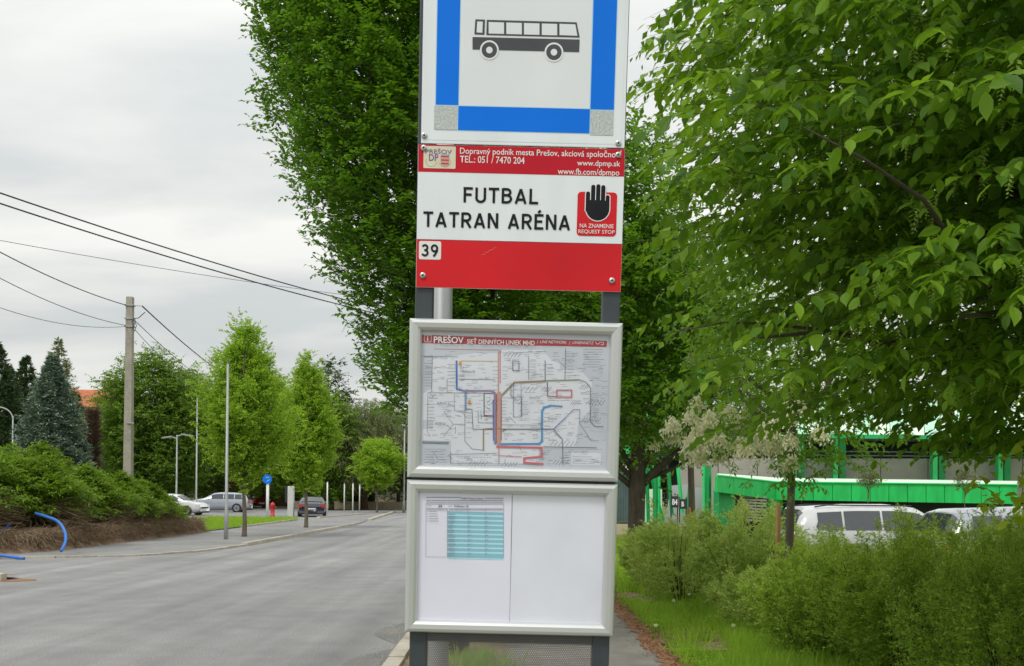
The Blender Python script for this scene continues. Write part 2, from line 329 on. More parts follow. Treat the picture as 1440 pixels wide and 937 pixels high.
def raw_mesh(name, V, faces_flat, counts, mat, smooth=False, uv=None):
    me = bpy.data.meshes.new(name); me.vertices.add(len(V)); me.vertices.foreach_set('co', np.asarray(V, np.float32).ravel())
    me.loops.add(len(faces_flat)); me.loops.foreach_set('vertex_index', np.asarray(faces_flat, np.int32))
    me.polygons.add(len(counts)); st = np.concatenate([[0], np.cumsum(counts)[:-1]]).astype(np.int32)
    me.polygons.foreach_set('loop_start', st); me.polygons.foreach_set('loop_total', np.asarray(counts, np.int32))
    if smooth: me.polygons.foreach_set('use_smooth', np.ones(len(counts), bool))
    if uv is not None:
        l = me.uv_layers.new(name='UVMap'); l.data.foreach_set('uv', uv[faces_flat].astype(np.float32).ravel())
    me.materials.append(mat); me.update(calc_edges=True); return me
def leaf_mesh(name, P, D, Nn, S, mat, tv=T2V, tf=T2F, smooth=False, uvs=False, wid=1.0):
    D = unit(D); Nn = unit(Nn - D * (Nn * D).sum(1, keepdims=True)); Sd = np.cross(Nn, D); k = len(tv); n = len(P)
    S = np.broadcast_to(np.asarray(S, float), (n,))
    V = P[:, None, :] + S[:, None, None] * (D[:, None, :] * tv[None, :, 0, None] + wid * Sd[:, None, :] * tv[None, :, 1, None] + Nn[:, None, :] * tv[None, :, 2, None])
    ff = np.concatenate([np.array(f) for f in tf]); cn = np.array([len(f) for f in tf])
    F_ = (ff[None, :] + (np.arange(n) * k)[:, None]).ravel(); C_ = np.tile(cn, n)
    uv = np.tile(np.stack([tv[:, 1] + 0.5, tv[:, 0]], 1), (n, 1)) if uvs else None
    return raw_mesh(name, V.reshape(-1, 3), F_, C_, mat, smooth, uv)
def sprays(rng, B, D, L, n, size, droop=0.25, ld=0.25, jit=0.35, spread=0.9, flat=1.0, svar=0.3):
    """leaves set alternately along N twigs -> positions, directions, normals, sizes"""
    D = unit(D); up = np.array([0, 0, 1.]); m = len(B); L = np.broadcast_to(np.asarray(L, float), (m,))
    t = (np.arange(n) + 0.6) / n; t3 = t[None, :, None]; L3 = L[:, None, None]
    P = B[:, None, :] + D[:, None, :] * L3 * t3 - up * (droop * L3 * t3 ** 2)
    T = D[:, None, :] - up * (2 * droop * t3)
    T = unit(T); sd = unit(np.cross(T, up + 1e-3)); sg = np.where(np.arange(n) % 2 == 0, 1., -1.)[None, :, None]
    sg = np.broadcast_to(sg, (m, n, 1)).copy(); sg[:, -1] *= 0.15
    Dl = T * 0.55 + sd * sg * spread - up * ld + rng.normal(0, jit, (m, n, 3))
    Nn = up * flat + rng.normal(0, 0.35, (m, n, 3)) + 0.2 * sd * sg
    S = size * (1 + rng.uniform(-svar, svar, (m, n))) * (0.75 + 0.35 * np.sin(np.pi * np.clip(t + .1, 0, 1)))[None, :]
    return P.reshape(-1, 3), Dl.reshape(-1, 3), Nn.reshape(-1, 3), S.ravel()
def twig_mesh(name, B, D, L, droop, r, mat):
    D = unit(D); up = np.array([0, 0, 1.]); m = len(B); L = np.broadcast_to(np.asarray(L, float), (m,))[:, None]
    pts = [B, B + D * L * .5 - up * droop * L * .25, B + D * L - up * droop * L]
    a = unit(np.cross(D, up + 1e-3)); b = np.cross(a, D); V = []
    for i, p in enumerate(pts):
        rr = r * (1 - .4 * i)
        for k in range(3): an = 2.094 * k; V.append(p + (a * math.cos(an) + b * math.sin(an)) * rr)
    V = np.stack(V, 1).reshape(-1, 3)
    q = [(i * 3 + k, i * 3 + (k + 1) % 3, i * 3 + 3 + (k + 1) % 3, i * 3 + 3 + k) for i in range(2) for k in range(3)]
    F_ = (np.array(q).ravel()[None, :] + (np.arange(m) * 9)[:, None]).ravel()
    return raw_mesh(name, V, F_, np.full(m * 6, 4), mat)
def wob(rng, n=5, amp=1.0):
    ph = rng.uniform(0, 6.28, (n, 2)); ka = rng.integers(1, 6, n); kz = rng.uniform(1.0, 5.0, n)
    return lambda a, z: amp * sum(np.sin(ka[i] * a + ph[i, 0] + kz[i] * z) for i in range(n)) / 2.4
def crown(rng, prof, n, L, upw=0.35, inner=0.35, amp=0.3, clump=10, cs=None):
    """twig starts inside a round crown whose radius over height is prof"""
    z, r = np.array(prof).T; zz = np.linspace(z[0], z[-1], 400); rr = np.interp(zz, z, r); p = rr ** 1.5 + 1e-6
    nt_ = n; n = max(8, n // clump)
    Z = rng.choice(zz, n, p=p / p.sum()) + rng.normal(0, .05, n); A = rng.uniform(0, 2 * np.pi, n)
    w = wob(rng); Rr = np.interp(Z, z, r) * (1 + amp * w(A, Z))
    u = inner + (1 - inner) * np.sqrt(rng.uniform(0, 1, n)); rad = np.maximum(Rr * u - L * .6, 0.02)
    B = np.stack([rad * np.cos(A), rad * np.sin(A), Z], 1)
    A2 = A + rng.normal(0, .5, n)
    D = np.stack([np.cos(A2) * (1 - upw), np.sin(A2) * (1 - upw), np.full(n, upw) + rng.normal(0, .15, n)], 1)
    B = np.repeat(B, clump, 0)[:nt_]; D = np.repeat(D, clump, 0)[:nt_]; cs = cs or L * .55
    return B + rng.normal(0, cs, B.shape) * [1, 1, .75], D + rng.normal(0, .35, D.shape)
def limbs(rng, parent, prof, h0, h1, k, r0, mat, name='limb', top=0.9, bend=0.5, lx=0.0):
    z, r = np.array(prof).T
    for i in range(k):
        a = i * 2.4 + rng.uniform(-.4, .4); s = rng.uniform(h0, h1); ztop = s + (z[-1] - s) * rng.uniform(.45, top)
        pts = []
        for t in np.linspace(0, 1, 6):
            zz = s + (ztop - s) * t; q = np.interp(zz, z, r) * .75 * (t ** bend)
            a2 = a + .25 * math.sin(3 * t + i); pts.append((q * math.cos(a2), q * math.sin(a2), zz))
        MB().tube([(a_ - lx * max(0, min(c_, 6) - 2), b_, c_) for a_, b_, c_ in pts], [r0 * (1 - .8 * t) for t in np.linspace(0, 1, 6)], mat, 6).build(name, parent, True)
def trunk(parent, h, r, mat, lean=(0, 0), name='trunk', flare=1.35, z0=-0.1):
    pts = []; rad = []
    for t in np.linspace(0, 1, 9):
        pts.append((lean[0] * t + .02 * math.sin(5 * t), lean[1] * t + .02 * math.cos(4 * t), z0 + (h - z0) * t)); rad.append(r * (1 + (flare - 1) * math.exp(-t * 14)) * (1 - .35 * t))
    return MB().tube(pts, rad, mat, 10).build(name, parent, True)
def tree(name, label, x, y, prof, n, L, nl, leaf, mat, th, tr, seed, upw=.35, droop=.2, cat='tree', group=None, bark='bark_g', nlimb=6, amp=.3, inner=.35, ld=.25, flat=1.0, tv=T2V, tf=T2F, twig=True, z=0, wid=1.0, jit=.35, cl=9):
    rng = np.random.default_rng(seed); e = empty(name, (x, y, z), label=label, cat=cat, group=group)
    trunk(e, th, tr, M[bark]); limbs(rng, e, prof, th * .75, th * .98, nlimb, tr * .6, M[bark])
    B, D = crown(rng, prof, n, L, upw, inner, amp, clump=cl, cs=L * (.4 if cl < 9 else .55))
    link('crown', leaf_mesh('crown', *sprays(rng, B, D, L, nl, leaf, droop, ld, jit, flat=flat), M[mat], tv, tf, wid=wid), e)
    if twig: link('twigs', twig_mesh('twigs', B, D, L, droop, max(.003, L * .008), M['twig']), e)
    return e

# ------------------------------------------------------------------ ground, road, kerbs
def sm(a): a = np.clip(a, 0, 1); return a * a * (3 - 2 * a)
def tz(x, y):
    return -0.12 * sm((x - 3.6) / 2.5) * sm((y - 12) / 4) - 2.0 * sm((x - 5) / 5) * sm((y - 38) / 14)
gx = np.concatenate([np.linspace(-900, -70, 12), np.linspace(-60, 60, 121), np.linspace(70, 900, 12)])
gy = np.concatenate([np.linspace(-60, 100, 161), np.linspace(110, 1500, 20)])
X, Yg = np.meshgrid(gx, gy); Z = tz(X, Yg) - 0.03
V = np.stack([X, Yg, Z], -1).reshape(-1, 3); nx, ny = len(gx), len(gy)
I = np.arange(nx * ny).reshape(ny, nx); Q = np.stack([I[:-1, :-1], I[:-1, 1:], I[1:, 1:], I[1:, :-1]], -1).reshape(-1)
link('ground', raw_mesh('ground', V, Q, np.full(len(Q) // 4, 4), M['turf'], True), kind='structure')
KL = [(-40, 21.6), (-14, 22.2), (-10.4, 23.4), (-8.9, 24.3), (-8.1, 26.0), (-7.65, 29.4)]       # flush kerb round the corner
KN = [(-7.65, 29.4), (-7.6, 34), (-7.6, 40.7), (-7.6, 50)]
road = [(-1.0, -12), (-1.0, 60), (-2.6, 90), (-9, 150), (-16, 150), (-11.2, 96), (-8.3, 60)] + [(-7.6, 50)] + KN[::-1][1:] + KL[::-1][1:] + [(-60, 21), (-60, 8), (-9.6, 8), (-9.6, -12)]
MB().face([(x, y, 0.0) for x, y in road], M['asphalt']).build('road', kind='structure')
MB().face([(x, y, -0.012) for x, y in [(-60, -12), (-9.0, -12), (-9.0, 8.4), (-60, 8.4)]], M['turf']).build('verge', kind='structure')
walk = KL[1:] + KN[1:] + [(-8.0, 56), (-11.6, 56), (-11.6, 24.4), (-14, 23)]
MB().face([(x, y, 0.03) for x, y in walk], M['walk']).build('pavement', kind='structure')
lot = [(-8.1, 55.6), (-8.3, 60), (-9.6, 84), (-11.4, 96), (-45, 104), (-45, 57), (-16, 57), (-12.4, 57)]
MB().face([(x, y, 0.004) for x, y in lot], M['walk']).build('parking_lot', kind='structure')
MB().face([(x, y, 0.05) for x, y in [(-11.62, 37), (-11.9, 55.8), (-13.2, 57.2), (-30, 57.5), (-30, 38)]], M['turf']).build('verge', kind='structure')
MB().face([(x, y, 0.02) for x, y in [(-9.6, 97.5), (-3.5, 97.5), (-7, 130), (-60, 130), (-60, 105)]], M['walk']).build('pavement', kind='structure')
def kerb(name, pts, h, w, label_stone='kerb_stone', step=1.0, z0=-0.02, mat='kerb'):
    k = empty(name, kind='structure'); rnd = random.Random(3)
    for (a, b), (cc, d) in zip(pts[:-1], pts[1:]):
        L = math.hypot(cc - a, d - b); n = max(1, round(L / step)); ux, uy = (cc - a) / L, (d - b) / L
        for i in range(n):
            s0, s1 = L * i / n + .006, L * (i + 1) / n - .006; m_ = (s0 + s1) / 2
            MB().obox((a + ux * m_, b + uy * m_, (h + z0) / 2 + rnd.uniform(-.006, .006)), [(ux, uy, 0), (-uy, ux, 0), (0, 0, 1)], ((s1 - s0) / 2, w / 2, (h - z0) / 2), M[mat]).build('kerb_stone', k)
    return k
kerb('kerb', KL[1:], 0.045, 0.14); kerb('kerb', KN, 0.10, 0.18)
kerb('kerb', [(-8.15, 58.6), (-8.35, 62), (-9.4, 80), (-9.9, 86)], 0.10, 0.25, step=2)
kerb('kerb', [(-11.4, 60.5), (-11.9, 63), (-10.8, 76)], 0.08, 0.2, step=2)
kerb('kerb', [(-11.7, 44.5), (-11.75, 50), (-11.9, 56)], 0.09, 0.16, step=1)
kerb('kerb', [(-1.0, 2.0), (-1.0, 30)], 0.12, 0.14); kerb('kerb', [(-1.0, 30), (-1.0, 60)], 0.12, 0.14, step=3)
kerb('kerb', [(-9.6, 97.5), (-24, 101)], 0.14, 0.3, step=3)
# strip between kerb and footpath, footpath, rust coloured litter along its edge
def strip(name, left, right, z, mat, y0, y1, n, amp, seed, **k):
    rng = np.random.default_rng(seed); mb = MB(); ys = np.linspace(y0, y1, n)
    l = left + amp * rng.uniform(-1, 1, n); r_ = right + amp * rng.uniform(-1, 1, n)
    for i in range(n - 1): mb.face([(l[i], ys[i], z), (r_[i], ys[i], z), (r_[i + 1], ys[i + 1], z), (l[i + 1], ys[i + 1], z)], mat)
    return mb.build(name, **k)
strip('soil_strip', -0.94, -0.05, 0.085, M['soil'], 1.5, 60, 200, 0.0, 1, kind='structure')
strip('footpath', -0.05, 1.42, 0.06, M['path'], -3, 60, 300, 0.012, 2, kind='structure')
strip('litter_strip', 1.34, 1.54, 0.066, M['rust'], 2, 30, 260, 0.06, 3, kind='structure')
mb = MB(); rnd = random.Random(8)
mb.face([(-1.07 - .45 * abs(math.sin(i * .5)) * (1 if i < 14 else 0), 8.2 + i * .35, .0035) for i in range(15)] + [(-1.07, 13.2, .0035), (-1.07, 8.2, .0035)], M['damp'])
mb.build('asphalt_patch', kind='structure')
# soil patches in the verge on the right
for k_, (x, y, a, b_, sd_) in enumerate([(2.05, 11.2, .50, 1.0, 1), (1.85, 15.6, .32, 1.1, 2)]):
    rr_ = random.Random(sd_); MB().face([(x + a * rr_.uniform(.75, 1.1) * math.cos(t_ * .39), y + b_ * rr_.uniform(.75, 1.1) * math.sin(t_ * .39), -.006 + .004 * k_) for t_ in range(16)], M['soil']).build('soil_patch', kind='structure')

# soil bank with dead twigs below the junipers on the left
rng = np.random.default_rng(5); mb = MB(); ys = np.linspace(22.6, 38.4, 60); prof = [(0.25, 0.0), (0.02, 0.18), (-.08, 0.42), (-0.35, 0.55), (-3.0, 0.62)]
G = []
for j, yy in enumerate(ys):
    fx = -11.6 - max(0, 25.2 - yy) * 1.5
    s_ = min(1, (yy - 22.4) / 4) * (1 if yy < 38 else .6); G.append([(fx + dx + rng.uniform(-.06, .06), yy, max(-.03, dz * s_ * rng.uniform(.85, 1.12))) for dx, dz in prof])
for j in range(len(ys) - 1):
    for i in range(4): mb.face([G[j][i], G[j + 1][i], G[j + 1][i + 1], G[j][i + 1]], M['soil'])
mb.build('soil_bank', kind='structure')
n = 9000; yy = rng.uniform(23.5, 38.5, n); B = np.stack([-11.55 - np.maximum(0, 25.2 - yy) * 1.5 - rng.uniform(0, .35, n), yy, rng.uniform(.0, .55, n)], 1)
D = np.stack([rng.uniform(.1, 1, n), rng.normal(0, .7, n), rng.normal(-.1, .5, n)], 1)
link('dead_twigs', twig_mesh('dead_twigs', B, D, rng.uniform(.15, .45, n), .2, .010, M['dead']), kind='stuff', label='tangle of dry brown twigs over the soil bank', cat='twigs')

# ------------------------------------------------------------------ bus stop stand
SO = np.array([0.00564768, 2.31914813, 1.94252256])
SM = np.array([[0.99991082, -0.00063268, 0.01333983], [0.00162568, 0.99721517, -0.07456041], [-0.0132555, 0.07457545, 0.99712727]])
def S(px, py):
    d = RV * ((px - PX) / F) + UV * ((PY - py) / F); d[1] += 1; C0 = np.array([0, 0, EYE]); nn = SM[:, 1]
    P = C0 + d * (nn @ (SO - C0)) / (nn @ d); q = SM.T @ (P - SO); return q[0], q[2]
def z1(x, y): return S(560 + x / 4.2353, y / 4.2353)
def z2(x, y): return S(570 + x / 4.0727, 190 + y / 4.0727)
def z3(x, y): return S(560 + x / 3.2303, 390 + y / 3.2303)
def z7(x, y): return S(590 + x / 9.37, 690 + y / 9.37)
BASE = 1.945                                   # root sits on the ground, this far below the local origin
stand = empty('bus_stop_stand', label='tall bus stop stand with white and red boards, two display cases and perforated panel', cat='bus stop')
Bp = SO - SM[:, 2] * BASE
m4 = Matrix.Identity(4)
for i in range(3):
    for j in range(3): m4[i][j] = SM[i, j]
    m4[i][3] = Bp[i]
stand.matrix_world = m4
def part(mb, name, parent=stand, w=0.0, **k):
    """stand piece: v measured from the local origin -> shift up to the root; w = how far in front of the board plane"""
    if parent is stand: mb.v = [(a, b - w, c_ + BASE) for a, b, c_ in mb.v]
    else: mb.v = [(a, b - w, c_ + BASE) for a, b, c_ in mb.v]
    return mb.build(name, parent, **k)
def txt(s, u0, u1, v0, v1, m, name, parent, w, bold=0.0, shear=0.0):
    cu = bpy.data.curves.new('t', 'FONT'); cu.body = s; cu.size = 1; cu.offset = bold; cu.shear = shear; cu.resolution_u = 3
    o = bpy.data.objects.new('t', cu); COL.objects.link(o); bpy.context.view_layer.update()
    me = bpy.data.meshes.new_from_object(o.evaluated_get(bpy.context.evaluated_depsgraph_get())); bpy.data.objects.remove(o)
    v = np.zeros(len(me.vertices) * 3); me.vertices.foreach_get('co', v); v = v.reshape(-1, 3)
    lo, hi = v.min(0), v.max(0); q = np.zeros_like(v)
    q[:, 0] = u0 + (v[:, 0] - lo[0]) / (hi[0] - lo[0]) * (u1 - u0); q[:, 2] = v0 + (v[:, 1] - lo[1]) / (hi[1] - lo[1]) * (v1 - v0) + BASE; q[:, 1] = -w
    me.vertices.foreach_set('co', q.ravel()); me.materials.clear(); me.materials.append(m); me.update()
    return link(name, me, parent)
def arc(cx, cy, rx, ry, a0, a1, n=12): return [(cx + rx * math.cos(R(a0 + (a1 - a0) * i / n)), cy + ry * math.sin(R(a0 + (a1 - a0) * i / n))) for i in range(n + 1)]
# heavy monoline capitals on a unit-high cell: width, strokes
GL = {'F': (.52, [[(.08, 0), (.08, 1)], [(.0, .93), (.52, .93)], [(.08, .52), (.46, .52)]]),
      'U': (.62, [[(.08, 1), (.08, .3)] + arc(.31, .30, .23, .235, 180, 360) + [(.54, 1)]]),
      'T': (.58, [[(.0, .93), (.58, .93)], [(.29, 0), (.29, .93)]]),
      'B': (.60, [[(.08, 0), (.08, 1)], [(.08, .93), (.30, .93)] + arc(.30, .735, .19, .195, 90, -90) + [(.08, .54)], [(.30, .54)] + arc(.30, .305, .23, .235, 90, -90) + [(.08, .07)]]),
      'A': (.68, [[(.07, 0), (.34, .96)], [(.34, .96), (.61, 0)], [(.17, .27), (.51, .27)]]),
      'L': (.50, [[(.08, 1), (.08, 0)], [(.0, .07), (.50, .07)]]),
      'R': (.62, [[(.08, 0), (.08, 1)], [(.08, .93), (.32, .93)] + arc(.32, .70, .21, .23, 90, -90) + [(.08, .47)], [(.30, .47), (.56, 0)]]),
      'N': (.64, [[(.08, 0), (.08, 1)], [(.56, 0), (.56, 1)], [(.10, .96), (.54, .04)]]),
      'E': (.54, [[(.08, 0), (.08, 1)], [(.0, .93), (.54, .93)], [(.08, .52), (.47, .52)], [(.0, .07), (.54, .07)]]),
      '3': (.56, [arc(.27, .72, .19, .21, 160, -80, 14) + [(.22, .52)], [(.24, .52)] + arc(.27, .29, .21, .22, 80, -160, 14)]),
      '9': (.58, [arc(.29, .68, .21, .25, 0, 360, 20), arc(.29, .68, .21, .25, 10, 0, 2) + [(.48, .45), (.36, .20), (.22, 0)]]),
      ' ': (.30, [])}
GL['\u00c9'] = (GL['E'][0], GL['E'][1] + [[(.22, 1.09), (.36, 1.25)]])
def caps(s, xl, xr, yt, yb, m, name, parent, w, gap=.13, wt=.165):
    u0, v0 = z2(xl, yb); _, v1 = z2(xl, yt); u1, _ = z2(xr, yt + (xr - xl) * .028); tot = sum(GL[ch][0] for ch in s) + gap * (len(s) - 1); sx, sy = (u1 - u0) / tot, v1 - v0; x = 0; mb = MB()
    for ch in s:
        for st_ in GL[ch][1]:
            pts = [(u0 + (x + a_) * sx, v0 + b_ * sy) for a_, b_ in st_]; wd = wt * sy
            if len(pts) > 2:      # mitred ribbon for curved strokes
                P_ = np.array(pts); T_ = np.gradient(P_, axis=0); T_ = unit(T_); N_ = np.stack([-T_[:, 1], T_[:, 0]], 1) * wd / 2
                for i in range(len(P_) - 1): mb.flat([tuple(P_[i] - N_[i]), tuple(P_[i + 1] - N_[i + 1]), tuple(P_[i + 1] + N_[i + 1]), tuple(P_[i] + N_[i])], m)
            else:
                (a_, b_), (c_, d_) = pts; L_ = math.hypot(c_ - a_, d_ - b_); nx_, ny_ = -(d_ - b_) / L_ * wd / 2, (c_ - a_) / L_ * wd / 2
                mb.flat([(a_ - nx_, b_ - ny_), (c_ - nx_, d_ - ny_), (c_ + nx_, d_ + ny_), (a_ + nx_, b_ + ny_)], m)
        x += GL[ch][0] + gap
    mb.v = [(a_, -.0002 + b_ * .15, c_) for a_, b_, c_ in mb.v]; return part(mb, name, parent, w)
def t2(zf, s, xl, xr, yt, yb, m, name, parent, w, **k):
    """text between pixels: yt, yb read at its left end"""
    u0, v0 = zf(xl, yb); _, v1 = zf(xl, yt); u1, _ = zf(xr, yt + (xr - xl) * .028)
    return txt(s, u0, u1, v0, v1, m, name, parent, w, **k)
for s_, (a_, b_) in enumerate([(-.230, -.190), (.194, .234)]):
    part(MB().box(a_, b_, .0, .04, -BASE - .05, 1.10, M['post'], .003), 'post', w=-.003)
# perforated sheet behind the cases
def perforated(u0, u1, v0, v1, p, rr, m):
    hx = []; rows = int((v1 - v0) / (p * .866)); cols = int((u1 - u0) / p)
    Ro = p / math.sqrt(3); ang = [R(30 + 60 * i) for i in range(6)]
    cx_, cz_ = np.meshgrid(np.arange(cols), np.arange(rows)); cx2 = u0 + (cx_ + .5 * (cz_ % 2) + .5) * p; cz2 = v1 - (cz_ + .5) * p * .866
    C_ = np.stack([cx2.ravel(), np.zeros(cx2.size), cz2.ravel()], 1)
    ring = np.array([(Ro * math.cos(a), 0, Ro * math.sin(a)) for a in ang] + [(rr * math.cos(a), 0, rr * math.sin(a)) for a in ang])
    V = (C_[:, None, :] + ring[None]).reshape(-1, 3); q = [(i, (i + 1) % 6, 6 + (i + 1) % 6, 6 + i) for i in range(6)]
    F_ = (np.array(q).ravel()[None] + (np.arange(len(C_)) * 12)[:, None]).ravel()
    V[:, 2] += BASE
    return raw_mesh('perforated_panel', V, F_, np.full(len(C_) * 6, 4), m)
link('perforated_panel', perforated(-.192, .196, -1.05, -.715, .0050, .0020, M['mesh']), stand, (0, .006, 0))
link('perforated_strip', perforated(-.192, .196, -.375, -.345, .0050, .0020, M['mesh']), stand, (0, .006, 0))
part(MB().box(-.190, .194, .01, .03, -.740, -.712, M['post']), 'cross_bar'); part(MB().box(-.190, .194, .01, .03, -.372, -.352, M['post']), 'cross_bar')
part(MB().box(-.190, .194, .01, .03, -1.07, -1.05, M['post']), 'cross_bar')

# bus sign
bs = part(MB().box(-.222, .232, -.003, 0, .388, 1.095, M['white'], .001), 'bus_sign')
mb = MB(); uL, uR, vB = -.193, .207, .4155
mb.rrect(-.215, .225, .3955, 1.088, .012, M['white'])
mb.rect(-.1405, .153, .4715, 1.03, M['grey_sheet']); part(mb, 'grey_field', bs, .0034)
mb = MB(); e_ = .0017
for (a_, b_, c_, d_) in [(-.1905, -.1405, .4715, 1.03), (.153, .2055, .4695, 1.03), (-.1405, .153, .418, .4705), (-.1405, .153, 1.03, 1.08)]:
    mb.rect(a_ - e_, b_ + e_, c_ - e_, d_ + e_, M['pale_blue'])
part(mb, 'bar_glare', bs, .0036)  # thin glare line along the blue bars, painted as a paler margin
for (a_, b_, c_, d_) in [(-.1905, -.1405, .4725, 1.03), (.1535, .2055, .4705, 1.03), (-.140, .1525, .418, .4705), (-.140, .1525, 1.03, 1.08)]:
    part(MB().rect(a_, b_, c_, d_, M['blue']), 'blue_bar', bs, .0040)
for (a_, b_, c_, d_) in [(-.1935, -.1425, .418, .4695), (.1545, .2055, .4145, .4675), (-.1935, -.1425, 1.031, 1.08), (.1545, .2055, 1.031, 1.08)]:
    part(MB().rect(a_, b_, c_, d_, M['honey']), 'reflective_square', bs, .0042)
mb = MB()
def P1(*a): return [z1(x, y) for x, y in a]
mb.flat(P1((443, 225), (1080, 240), (1077, 315), (443, 299)), M['charcoal'])
mb.flat(P1((460, 120), (517, 122), (514, 212), (454, 209)), M['charcoal']); mb.flat(P1((471, 133), (504, 134), (501, 200), (467, 198)), M['grey_sheet'])
mb.flat(P1((528, 123), (1062, 138), (1080, 228), (525, 213)), M['charcoal'])
for (a_, b_) in [(539, 630), (644, 736), (749, 841), (855, 946)]:
    mb.flat(P1((a_, 136 + (a_ - 528) * .028), (b_, 136 + (b_ - 528) * .028), (b_, 204 + (b_ - 528) * .028), (a_, 204 + (a_ - 528) * .028)), M['grey_sheet'])
mb.flat(P1((960, 147), (1054, 150), (1066, 218), (960, 214)), M['grey_sheet'])
for cx_ in (543, 927):
    u, v = z1(cx_, 303 if cx_ < 600 else 316); s_ = 1 / 4.2353 / 620
    mb.disc(u, v, 55 * s_, M['grey_sheet'], 36); mb.disc(u, v, 45 * s_, M['charcoal'], 36); mb.disc(u, v, 19 * s_, M['grey_sheet'], 24)
part(mb, 'bus_symbol', bs, .0041)
def screw(u, v, parent, w, r=.0065):
    mb = MB(); mb.tube([(u, 0, v), (u, -.002, v), (u, -.0035, v)], [r, r, r * .6], M['screw'], 14); mb.tube([(u, -.0036, v), (u, -.0040, v)], [r * .4, r * .4], M['plastic'], 6)
    part(mb, 'screw', parent, w)
for q in [z1(156, 812), z1(1310, 858)]: screw(*q, bs, .004)

# name board
nb = part(MB().box(-.228, .2335, -.003, 0, .0705, .3855, M['white'], .001), 'name_board')
part(MB().rect(-.2275, .233, .3255, .385, M['red_d']), 'red_band', nb, .0034); part(MB().rect(-.2275, .233, .071, .1765, M['red']), 'red_band', nb, .0034)
part(MB().rect(-.2275, .233, .1765, .1773, M['charcoal']), 'thin_rule', nb, .0036)
WT = M['wprint']
t2(z2, 'Dopravný podnik mesta Prešov, akciová spoločnosť', 313, 1237, 70, 121, WT, 'lettering', nb, .004, bold=.006)
t2(z2, 'TEL.: 051 / 7470 204', 313, 683, 121, 160, WT, 'lettering', nb, .004, bold=.006)
t2(z2, 'www.dpmp.sk', 983, 1230, 146, 187, WT, 'lettering', nb, .004, bold=.006)
t2(z2, 'www.fb.com/dpmpo', 872, 1225, 192, 238, WT, 'lettering', nb, .004, bold=.006)
caps('FUTBAL', 332, 762, 301, 388, M['ink'], 'lettering', nb, .004)
caps('TATRAN ARÉNA', 103, 945, 440, 527, M['ink'], 'lettering', nb, .004)
mb = MB(); a_, b_ = z2(78, 713), z2(206, 614); mb.rrect(a_[0], b_[0], a_[1], b_[1] + .001, .004, M['wprint']); nl_ = part(mb, 'number_label', nb, .0038)
caps('39', 92, 190, 627, 696, M['ink'], 'lettering', nb, .0045, gap=.14)
mb = MB(); a_, b_ = z2(980, 578), z2(1213, 332); mb.rrect(a_[0], b_[0], a_[1], b_[1], .008, M['red']); part(mb, 'request_stop_label', nb, .0038)
mb = MB(); s_ = 1 / 4.0727 / 620
for grow, mat_ in ((5 * s_, WT), (0, M['ink'])):
    for (x, yt, yb, r_) in [(1046, 338, 440, 12), (1076, 300, 420, 12), (1105, 297, 420, 12), (1133, 302, 420, 12), (1158, 358, 440, 11)]:
        u, va = z2(x, yt); _, vb = z2(x, yb); rr_ = r_ * s_ + grow
        mb.flat([(u - rr_, vb), (u + rr_, vb)] + [(u + rr_ * math.cos(R(k * 22.5)), va + rr_ * math.sin(R(k * 22.5))) for k in range(9)], mat_)
    u, v = z2(1101, 425); w_ = 66 * s_ + grow; hh = 66 * s_ + grow; tp = 48 * s_
    mb.flat([(u - w_, v + tp), (u - w_, v)] + [(u + w_ * math.cos(R(180 + k * 15)), v + hh * math.sin(R(180 + k * 15))) for k in range(13)] + [(u + w_, v + tp * .6), (u + w_ * .6, v + tp)], mat_)
part(mb, 'hand_symbol', nb, .0042)
t2(z2, 'NA ZNAMENIE', 998, 1192, 509, 532, WT, 'lettering', nb, .0046, bold=.004); t2(z2, 'REQUEST STOP', 990, 1197, 543, 568, WT, 'lettering', nb, .0046, bold=.004)
mb = MB(); a_, b_ = z2(104, 192), z2(290, 72); mb.rrect(a_[0], b_[0], a_[1], b_[1] + .001, .002, M['cream'])
def Z(*a): return [z2(x, y) for x, y in a]
mb.line([z2(150 + 32 * math.cos(t_), 155 + 28 * math.sin(t_)) for t_ in np.linspace(.2, 3.6, 14)], .0014, M['olive'])
mb.line([z2(228 + 33 * math.cos(t_), 158 + 26 * math.sin(t_)) for t_ in np.linspace(-.6, 3.0, 14)], .0014, M['l_yel'])
mb.flat(Z((203, 117), (252, 119), (252, 160), (240, 178), (226, 184), (212, 176), (203, 158)), M['l_sal'])
for k in range(3): mb.flat(Z((205, 122 + k * 20), (250, 124 + k * 20), (250, 132 + k * 20), (205, 130 + k * 20)), M['maroon'])
for k in range(4): mb.flat(Z((208 + k * 12, 112), (214 + k * 12, 112), (214 + k * 12, 120), (208 + k * 12, 120)), M['l_cyan'])
part(mb, 'logo', nb, .0040)
t2(z2, 'PREŠOV', 116, 268, 78, 108, M['purple'], 'lettering', nb, .0046, bold=.008); t2(z2, 'DP', 136, 190, 112, 150, M['purple'], 'lettering', nb, .0046, bold=.01)
mb = MB()
for k in range(9): u, v = z2(440 + k * 9, 688 - k * 5 + rnd.uniform(-3, 3)); mb.line([(u, v), (u + .003, v + .001)], .0006, M['l_sal'])
part(mb, 'scratch_mark', nb, .0037)
for q in [z2(106, 78), z2(1218, 118), z2(101, 806), z2(1182, 836)]: screw(*q, nb, .0045)

